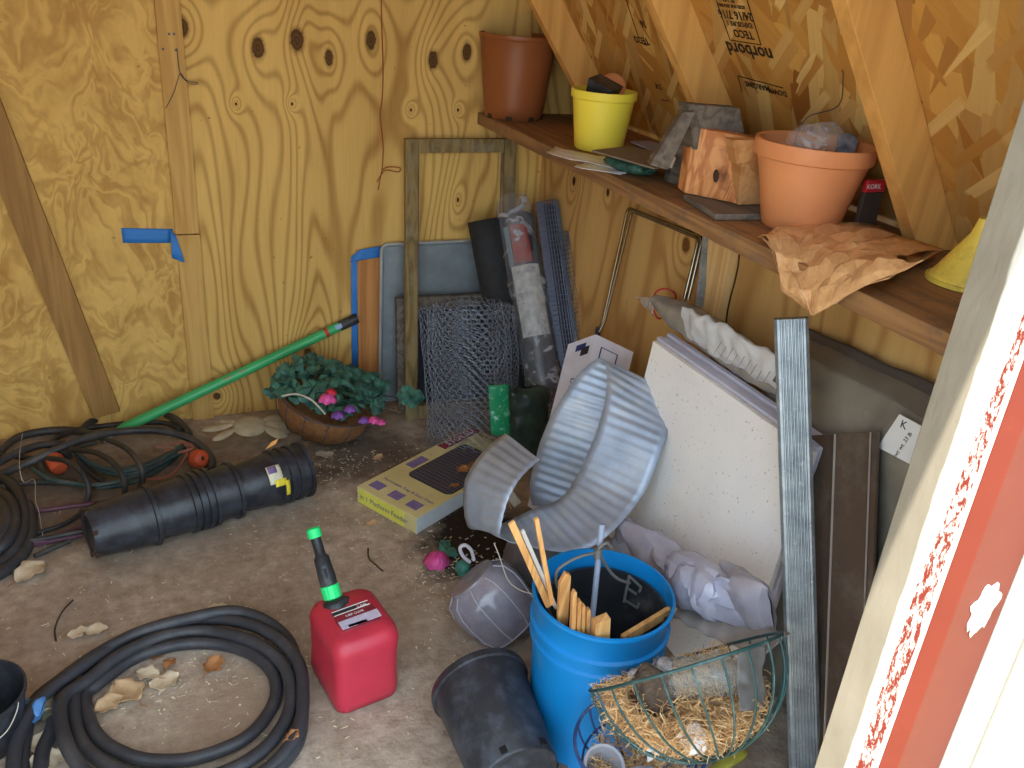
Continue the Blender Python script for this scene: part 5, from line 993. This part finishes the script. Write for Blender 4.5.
# ================================================================== stone flower ornament
m_stone = simple('weathered ornament', (190, 178, 148), .75, c2=(158, 146, 120), scale=18)
fc_ = at(250, 427, 2, .07); T = thing('flower_ornament', Vector((fc_.x, fc_.y, 0)), 'pale weathered flower ornament with oval petals beside the ivy basket', 'ornament')
fn_ = Vector((0, -.22, .97)).normalized(); Mf = frame(fc_, fn_, (1, 0, 0))
b = BM(); lathe(b, [(0, .018), (.030, .016), (.046, .010), (.050, .003), (.045, -.004), (0, -.006)], 40, Mf, lambda v, a: Vector((v.x*1.12, v.y, v.z))); obj('flower_centre', b, m_stone, T)
for k, (px, py, L_, W_) in enumerate([(258, 410, .070, .042), (274, 414, .080, .050), (283, 427, .085, .050), (268, 440, .080, .046), (240, 442, .080, .032), (218, 437, .105, .030), (215, 427, .100, .020), (234, 412, .06, .028)]):
    pc_ = at(px, py, 2, max(.012, fc_.z-.0012*(py-427)*3)); 
    loc = Mf.inverted() @ pc_; loc.z = -.004; d_ = Vector((loc.x, loc.y, 0)).normalized(); pc_ = Mf @ (d_*(.052+L_*.46)+Vector((0, 0, -.003+.003*(k % 2)))); M2_ = frame(pc_, fn_+(Mf.to_3x3() @ d_)*.25, Mf.to_3x3() @ d_)
    if pc_.z < .012: M2_.translation.z = .012
    b = BM(); lathe(b, [(0, .006), (.30, .0055), (.44, .002), (.5, -.001), (.4, -.003), (0, -.004)], 28, M2_, lambda v, a: Vector((v.x*L_, v.y*W_, v.z+.10*L_*(v.x*v.x)*2))); obj('petal', b, m_stone, T)
# ================================================================== ivy basket
ic = at(330, 424, 2, .08); T = thing('ivy_basket', Vector((ic.x, ic.y, 0)), 'coir lined wire basket of artificial ivy with magenta flowers by the back wall', 'planter')
iz = Vector((.22, -.22, 1)).normalized(); Mi = frame(ic+Vector((0, .0, .112)), iz, (1, 0, 0)); R_ = .165
t = NT('coir'); f = t.noise(t.tc, 26, 6, .7, 1.5); col = t.mix(t.rng(f, .3, .7), lin((168, 118, 70)), lin((112, 72, 42))); t.bump(t.noise(t.tc, 120, 4, .7), .8, .01); m_coir = t.out(col, .95)
b = BM(); prof = [(R_*sin(a), -R_*.96*(1-.0)*cos(a)**.8) for a in [pi/2*k/12 for k in range(13)]]; lathe(b, [(0, prof[0][1])]+prof[1:]+[(R_*.96, 0), (R_*.9, -.02), (0, -.05)], 44, Mi, lambda v, a: v+.006*Vector((nz(v, 16), nz(v, 16, 3), 0)));
for v in b.verts: v.co.z = max(v.co.z, .003)
obj('coir_liner', b, m_coir, T)
for k in range(14):
    a = 2*pi*k/14; b = BM(); pts = [Mi @ Vector(((R_+.006)*sin(e)*cos(a), (R_+.006)*sin(e)*sin(a), -(R_*.96+.006)*cos(e)**.8 if cos(e) > 0 else 0)) for e in [pi/2*j/8 for j in range(1, 9)]]
    for p in pts: p.z = max(p.z, .004)
    tube(b, pts, .0016, 5); obj('basket_wire', b, m_wire_dk, T)
b = BM(); tube(b, [Mi @ Vector(((R_+.008)*cos(a), (R_+.008)*sin(a), .003)) for a in [2*pi*k/48 for k in range(48)]], .0022, 6, closed=True); obj('basket_rim', b, m_wire_dk, T)
b = BM(); tube(b, smooth_path([at(282, 396, 1, ic.y-.08), at(296, 394, 1, ic.y-.10), at(310, 399, 1, ic.y-.14), at(320, 408, 1, ic.y-.16), at(325, 414, 1, ic.y-.16)], 6), .003, 6); obj('loop_cord', b, m_string, T)
t = NT('ivy leaf'); col = t.mix(t.rng(t.noise(t.tc, 30, 4), .35, .65), lin((76, 130, 112)), lin((34, 72, 62))); m_ivy = t.out(col, .55)
def ivyleaf(bm, c, n, s_, roll):
    M_ = frame(c, n, (cos(roll), sin(roll), .2)); ou = [(0, -.5), (.38, -.52), (.52, -.12), (.34, .06), (.30, .34), (0, .62), (-.30, .34), (-.34, .06), (-.52, -.12), (-.38, -.52)]
    cv = bm.verts.new(M_ @ Vector((0, -.1*s_, .10*s_))); V = [bm.verts.new(M_ @ Vector((x*s_, y*s_, -.12*s_*abs(x)*2+.04*s_*y))) for x, y in ou]
    for k in range(len(V)): bm.faces.new((V[k], V[(k+1) % len(V)], cv))
rn = random.Random(11); b = BM()
for k in range(190):
    a, r = rn.uniform(0, 2*pi), sqrt(rn.random())*.165; c = Mi @ Vector((r*cos(a)*1.12, r*sin(a)*.92+.018, .016+.055*rn.random()*(1-r/.25))); c.z = max(c.z, .02)
    if c.y > 2.875: c.y = 2.87
    ivyleaf(b, c, Vector((rn.gauss(0, .5)+cos(a)*.4, rn.gauss(-.35, .5), 1)), rn.uniform(.028, .046), rn.uniform(0, 6.28))
for (px, py, yy) in ((407, 392, 2.50), (413, 402, 2.49), (418, 396, 2.49), (404, 398, 2.50), (280, 386, 2.72), (276, 391, 2.70), (270, 392, 2.70), (287, 400, 2.62), (384, 384, 2.66), (376, 378, 2.68), (371, 392, 2.58), (362, 375, 2.74)): ivyleaf(b, at(px, py, 1, yy), Vector((rn.gauss(0, .3), -.7, .7)), .046, rn.uniform(0, 6.28))
obj('ivy_leaves', b, m_ivy, T, smooth=False, solid=.0006)
b = BM()
for pts in ([(372, 400), (385, 396), (400, 398), (410, 396)], [(365, 408), (380, 408), (395, 408)]): tube(b, smooth_path([at(x, y, 1, 2.52) for x, y in pts], 4), .0018, 5)
for _ in range(16):
    a = rn.uniform(0, 6.28); r = rn.uniform(.05, .16); tube(b, smooth_path([Mi @ Vector((.3*r*cos(a), .3*r*sin(a), .0)), Mi @ Vector((.7*r*cos(a+.3), .7*r*sin(a+.3), .045)), Mi @ Vector((r*cos(a), r*sin(a), .03))], 4), .0016, 4)
obj('ivy_stems', b, m_greenwire, T)
m_mag = simple('magenta petal', (214, 62, 140), .5, c2=(236, 110, 176), scale=60); m_pur = simple('purple petal', (112, 74, 150), .5, c2=(150, 92, 180), scale=60)
def bloom(c, s_, m, par, n_=12, seed=0):
    r_ = random.Random(seed); b = BM()
    for k in range(n_):
        a = 2*pi*k/n_*2.4; up_ = .3+.7*(k/n_); d_ = Vector((cos(a), sin(a), up_*.9)).normalized(); ctr_ = c+d_*s_*.42; M_ = frame(ctr_, d_+Vector((0, -.3, .4)), (d_.y+.01, -d_.x, 0)); V = [b.verts.new(M_ @ Vector((x*s_, y*s_, .12*s_*(x*x+y*y)*6))) for x, y in [(.34*cos(q), .42*sin(q)) for q in [2*pi*j/8 for j in range(8)]]]; b.faces.new(V)
    return obj('blossom', b, m, par, solid=.0006)
for k, (px, py, yy, s_, m) in enumerate([(328, 400, ic.y-.17, .040, m_mag), (331, 393, ic.y-.16, .025, simple('red petal', (214, 56, 70), .5)), (374, 421, ic.y-.20, .026, m_mag), (381, 423, ic.y-.20, .022, m_mag), (364, 421, ic.y-.19, .026, m_pur), (338, 416, ic.y-.18, .030, m_pur), (350, 410, ic.y-.18, .028, m_pur)]): bloom(at(px, py, 1, yy), s_, m, T, 14, k)
# loose blossom and teal bulb on the floor
T = thing('artificial_flower', at(437, 566, 2, 0), 'magenta artificial flower lying on the floor left of the grey plastic tubs', 'flower'); bloom(at(437, 562, 2, .018), .050, m_mag, T, 16, 9)
b = BM()
for dx, dy, an in ((.03, .03, .3), (.045, .01, 1.8), (.04, .045, 3.0)): ivyleaf(b, at(437, 560, 2, .012)+Vector((dx, dy, .01)), Vector((.2, -.5, 1)), .035, an)
obj('leaf', b, m_ivy, T, smooth=False, solid=.0006)
T = thing('plastic_bulb', at(463, 576, 2, 0), 'small teal green plastic ball beside the magenta flower', 'ornament'); b = BM(); lathe(b, [(0, -.022), (.014, -.018), (.022, -.004), (.021, .010), (.012, .020), (0, .023)], 24, Matrix.Translation(at(463, 568, 2, .023))); obj('ball', b, simple('teal bulb', (74, 148, 132), .4, c2=(50, 100, 92), scale=30), T)
# ================================================================== hanging baskets in the foreground
def wirebasket(nm, c, axis, R_, dep, nw, m, label, wr=.0028, rings=(.0, .35), xh=(1, 0, 0), hoop=True):
    T = thing(nm, Vector((c[0], c[1], 0)), label, 'wire basket'); M_ = frame(c, axis, xh)
    P = lambda a, e: M_ @ Vector((R_*sin(e)*cos(a), R_*sin(e)*sin(a), -dep*cos(e)))
    for k in range(nw):
        a = 2*pi*k/nw; b = BM(); tube(b, [P(a, e) for e in [.10+(pi/2-.10)*j/12 for j in range(13)]], wr*.85, 6); obj('rib_wire', b, m, T)
    for h_ in rings:
        e = pi/2-h_; rr = R_*sin(e); b = BM(); tube(b, [M_ @ Vector((rr*cos(a), rr*sin(a), -dep*cos(e))) for a in [2*pi*k/56 for k in range(56)]], wr*(1.25 if h_ == 0 else .85), 8, closed=True); obj('rim_wire' if h_ == 0 else 'ring_wire', b, m, T)
    b = BM(); tube(b, [P(a, .10) for a in [2*pi*k/20 for k in range(20)]], wr, 6, closed=True); obj('base_ring', b, m, T)
    return T, M_
DB = 1.53; q1_, q2_ = CAM+ray(590, 690)*DB, CAM+ray(778, 634)*(DB+.03); b1 = (q1_+q2_)/2; xb = (q2_-q1_).normalized(); vb = (b1-CAM).normalized(); nb = xb.cross(vb); nb = nb if nb.z > 0 else -nb; nb = (nb-vb*.05).normalized()
RB = (q2_-q1_).length/2
T, MB1 = wirebasket('hanging_basket', b1, nb, RB, .165, 22, m_greenwire, 'green wire hanging basket filled with straw in front of the blue bucket', rings=(.0,), xh=xb, wr=.0024)
print('basket1', q1_, q2_, RB, nb)
b2 = at(640, 742, 1, .95); T2, MB2 = wirebasket('hanging_basket', b2, Vector((-.10, .02, .97)), .120, .110, 16, m_bluewire, 'blue wire hanging basket at the bottom edge under the green one', rings=(.0, .5))
print('basket2', b2)
def straw(nm, M_, R_, dep, z0, n_, label, seed, rmin=0, zj=.03, sec=None):
    rn = random.Random(seed); b = BM()
    for _ in range(n_):
        r = sqrt(rn.random())*R_; a = rn.uniform(0, 6.28) if not sec else rn.uniform(*sec); p = Vector((r*cos(a), r*sin(a), z0+rn.uniform(-zj, zj*.6)*(1-.5*r/R_)+ .25*dep*(r/R_)**2)); h = rn.uniform(0, 6.28); l_ = rn.uniform(.02, .055); d_ = Vector((cos(h), sin(h), rn.uniform(-.35, .45))); q_ = Vector((rn.gauss(0, .012), rn.gauss(0, .012), rn.uniform(0, .012)))
        P0, P1, P2 = p-d_*l_*.5, p+q_, p+d_*l_*.5; tube(b, [M_ @ v for v in (P0, P1, P2)], rn.uniform(.0005, .0011), 3, caps=False)
    t = NT(nm); col = t.ramp(t.noise(t.tc, 55, 3), [(.3, lin((150, 112, 72))), (.5, lin((206, 164, 112))), (.7, lin((226, 196, 150)))]); return tag(obj('straw', b, t.out(col, .85), smooth=False), label, 'straw', kind='stuff')
def straw_fill(nm, M_, R_, dep, lvl, n_, label, seed):
    rn = random.Random(seed); b = BM(); cnt = 0
    while cnt < n_:
        a = rn.uniform(0, 6.28); e = math.acos(rn.random()); k = rn.uniform(.72, .97) if rn.random() < .6 else rn.uniform(.1, .9); p = M_ @ Vector((R_*k*sin(e)*cos(a), R_*k*sin(e)*sin(a), -dep*k*cos(e)))
        if p.z > lvl+rn.gauss(0, .008) or p.z < .01: continue
        d_ = Vector((rn.gauss(0, 1), rn.gauss(0, 1), rn.gauss(0, .45))).normalized(); l_ = rn.uniform(.015, .045); q_ = Vector((rn.gauss(0, .006), rn.gauss(0, .006), rn.uniform(0, .008)))
        tube(b, [p-d_*l_*.5, p+q_, p+d_*l_*.5], rn.uniform(.0005, .0010), 3, caps=False); cnt += 1
    t = NT(nm); col = t.ramp(t.noise(t.tc, 55, 3), [(.3, lin((150, 112, 72))), (.5, lin((206, 164, 112))), (.7, lin((226, 196, 150)))]); return tag(obj('straw', b, t.out(col, .85), smooth=False), label, 'straw', kind='stuff')
straw_fill('straw one', MB1, RB, .160, b1.z-.045, 3800, 'dry straw filling the green wire basket', 1)
straw_fill('straw two', MB2, .112, .105, b2.z-.045, 700, 'dry straw in the blue wire basket', 2)
# clear bottle, dark clump and grey sheet in the green basket
jc = CAM+ray(706, 676)*(DB+.03); ja = Vector((.90, -.30, .12)).normalized(); T = thing('clear_bottle', jc, 'clear plastic bottle lying on the straw in the green wire basket', 'bottle'); MJ = frame(jc-ja*.075, ja)
t = NT('clear bottle'); m_clr = t.out(lin((150, 156, 152)), .06, 0, .9, Alpha=.26); b = BM(); lathe(b, [(0, 0), (.030, 0), (.038, .01), (.038, .10), (.034, .125), (.016, .145), (.014, .160), (.0, .160)], 32, MJ); obj('bottle_body', b, m_clr, T)
b = BM(); lathe(b, [(0, .158), (.017, .158), (.017, .172), (0, .173)], 20, MJ); obj('bottle_cap', b, simple('grey cap', (160, 160, 156), .4), T)
T = thing('root_clump', at(652, 700, 1, 1.06), 'dark brown root clump beside the clear bottle in the green basket', 'root clump'); b = BM(); 
cc = CAM+ray(652, 692)*(DB+.03); lathe(b, [(0, -.045), (.025, -.035), (.042, -.01), (.040, .02), (.022, .042), (0, .05)], 28, Matrix.Translation(cc), lambda v, a: v+.014*Vector((nz(v+cc, 30), nz(v+cc, 30, 2), nz(v+cc, 30, 4)))); obj('clump', b, simple('root soil', (100, 82, 66), .95, c2=(66, 54, 44), scale=50, bump=.8), T)
for k, (x, y, z_) in enumerate([(-.105, .06, .0), (-.085, .075, .012), (-.12, .04, -.01)]):
    c_ = CAM+ray(636+14*k, 676-5*k)*(DB+.05); b = BM(); lathe(b, [(0, -.016), (.012, -.010), (.016, .0), (.012, .010), (0, .014)], 14, Matrix.Translation(c_), lambda v, a: v+.005*Vector((nz(v+c_, 60), nz(v+c_, 60, 2), nz(v+c_, 60, 4)))); tag(obj('paper_wad', b, simple('dirty wad', (186, 184, 186), .7, c2=(110, 104, 100), scale=60) if k == 0 else bpy.data.materials['dirty wad']), 'crumpled dirty white wad at the left rim of the green basket', 'paper', 'dirty wads at the left rim of the green basket')
o = crumple('plastic_scrap', quadsheet([CAM+ray(738, 652)*(DB+.02), CAM+ray(766, 644)*(DB+.03), CAM+ray(764, 712)*(DB-.01), CAM+ray(738, 712)*(DB-.03)]), 16, 16, simple('grey torn plastic', (116, 114, 110), .4, c2=(92, 88, 84), scale=14), .008, 22, 7, .001); tag(o, 'torn grey plastic sheet hanging at the right side of the green basket', 'plastic sheet')
c_ = CAM+ray(694, 738)*(DB-.05); o = bag('paper_scrap', c_, .05, .04, .025, (1, .2, .1), (0, 1, .3), (0, 0, 1), m_paper, .010, 40, 8, 18, 14); tag(o, 'small crumpled white paper low in the green wire basket', 'paper')
c_ = MB2 @ Vector((.0, -.03, -.02)); b = BM(); quadbox(b, [c_, c_+Vector((.045, .01, .0)), c_+Vector((.045, .02, .022)), c_+Vector((0, .01, .025))], (0, .002, 0)); tag(obj('paper_card', b, m_white, smooth=False), 'small white card standing in the blue wire basket', 'card')
for k, (x, y) in enumerate(((-.075, .02), (-.03, -.075))):
    M_ = MB2 @ Matrix.Translation((x, y, -.075)) @ Matrix.Rotation(.4-.9*k, 4, 'X'); b = BM(); lathe(b, [(0, 0), (.026, 0), (.036, .055), (.039, .056), (.038, .060), (.033, .058), (.023, .004), (0, .004)], 28, M_); tag(obj('plastic_cup', b, simple('cup', (150, 150, 158), .35, dust=(110, 96, 80))) if k == 0 else obj('plastic_cup', b, bpy.data.materials['cup']), ['small grey cup at the left of the blue wire basket', 'small grey cup at the front of the blue wire basket'][k], 'cup')
c_ = at(706, 764, 2, .12); o = bag('yellow_scrap', at(728, 762, 2, .014), .09, .03, .02, (1, .1, .35), (0, 1, 0), (0, 0, 1), simple('yellow rag', (170, 160, 60), .6), .006, 30, 3, 18, 14); o.name = 'yellow_scrap'; tag(o, 'dull yellow scrap below the green wire basket', 'scrap')
# flat dark board end under the basket
b = BM(); quadbox(b, [at(535, 762, 2, .02), at(562, 738, 2, .02), at(585, 748, 2, .02), at(560, 775, 2, .02)], (0, 0, -.018)); tag(obj('board_end', b, m_greywood, smooth=False, bevel=.001), 'grey board end lying on the floor between the black pot and the wire baskets', 'board')
# ================================================================== left edge: pot and blue cloth
pc_ = at(-17, 742, 2, 0); T = thing('nursery_pot', pc_, 'black nursery pot cut off by the left edge beside the hose coil', 'pot'); Mp = Matrix.Translation(pc_+Vector((0, 0, .001)))
b = BM(); lathe(b, [(0, .0), (.070, 0), (.073, .003), (.095, .120), (.098, .122), (.098, .130), (.094, .130), (.070, .006), (0, .006)], 48, Mp); obj('body', b, m_pot, T)
b = BM(); aa = [pc_+Vector((.0975*cos(a), .0975*sin(a), z_)) for a, z_ in ((-.5, .128), (-.55, .115), (-.7, .10), (-.9, .085), (-1.2, .075))]; tube(b, smooth_path(aa, 5), .0012, 5); obj('string', b, m_string, T)
o = bag('blue_cloth', at(30, 712, 2, .03), .075, .055, .045, (.5, -.3, .3), (.3, .9, 0), (0, 0, 1), simple('blue cloth', (92, 138, 190), .7, c2=(62, 110, 176), scale=20), .012, 26, 5, 26, 20); tag(o, 'crumpled light blue cloth between the cut off pot and the hose', 'cloth')
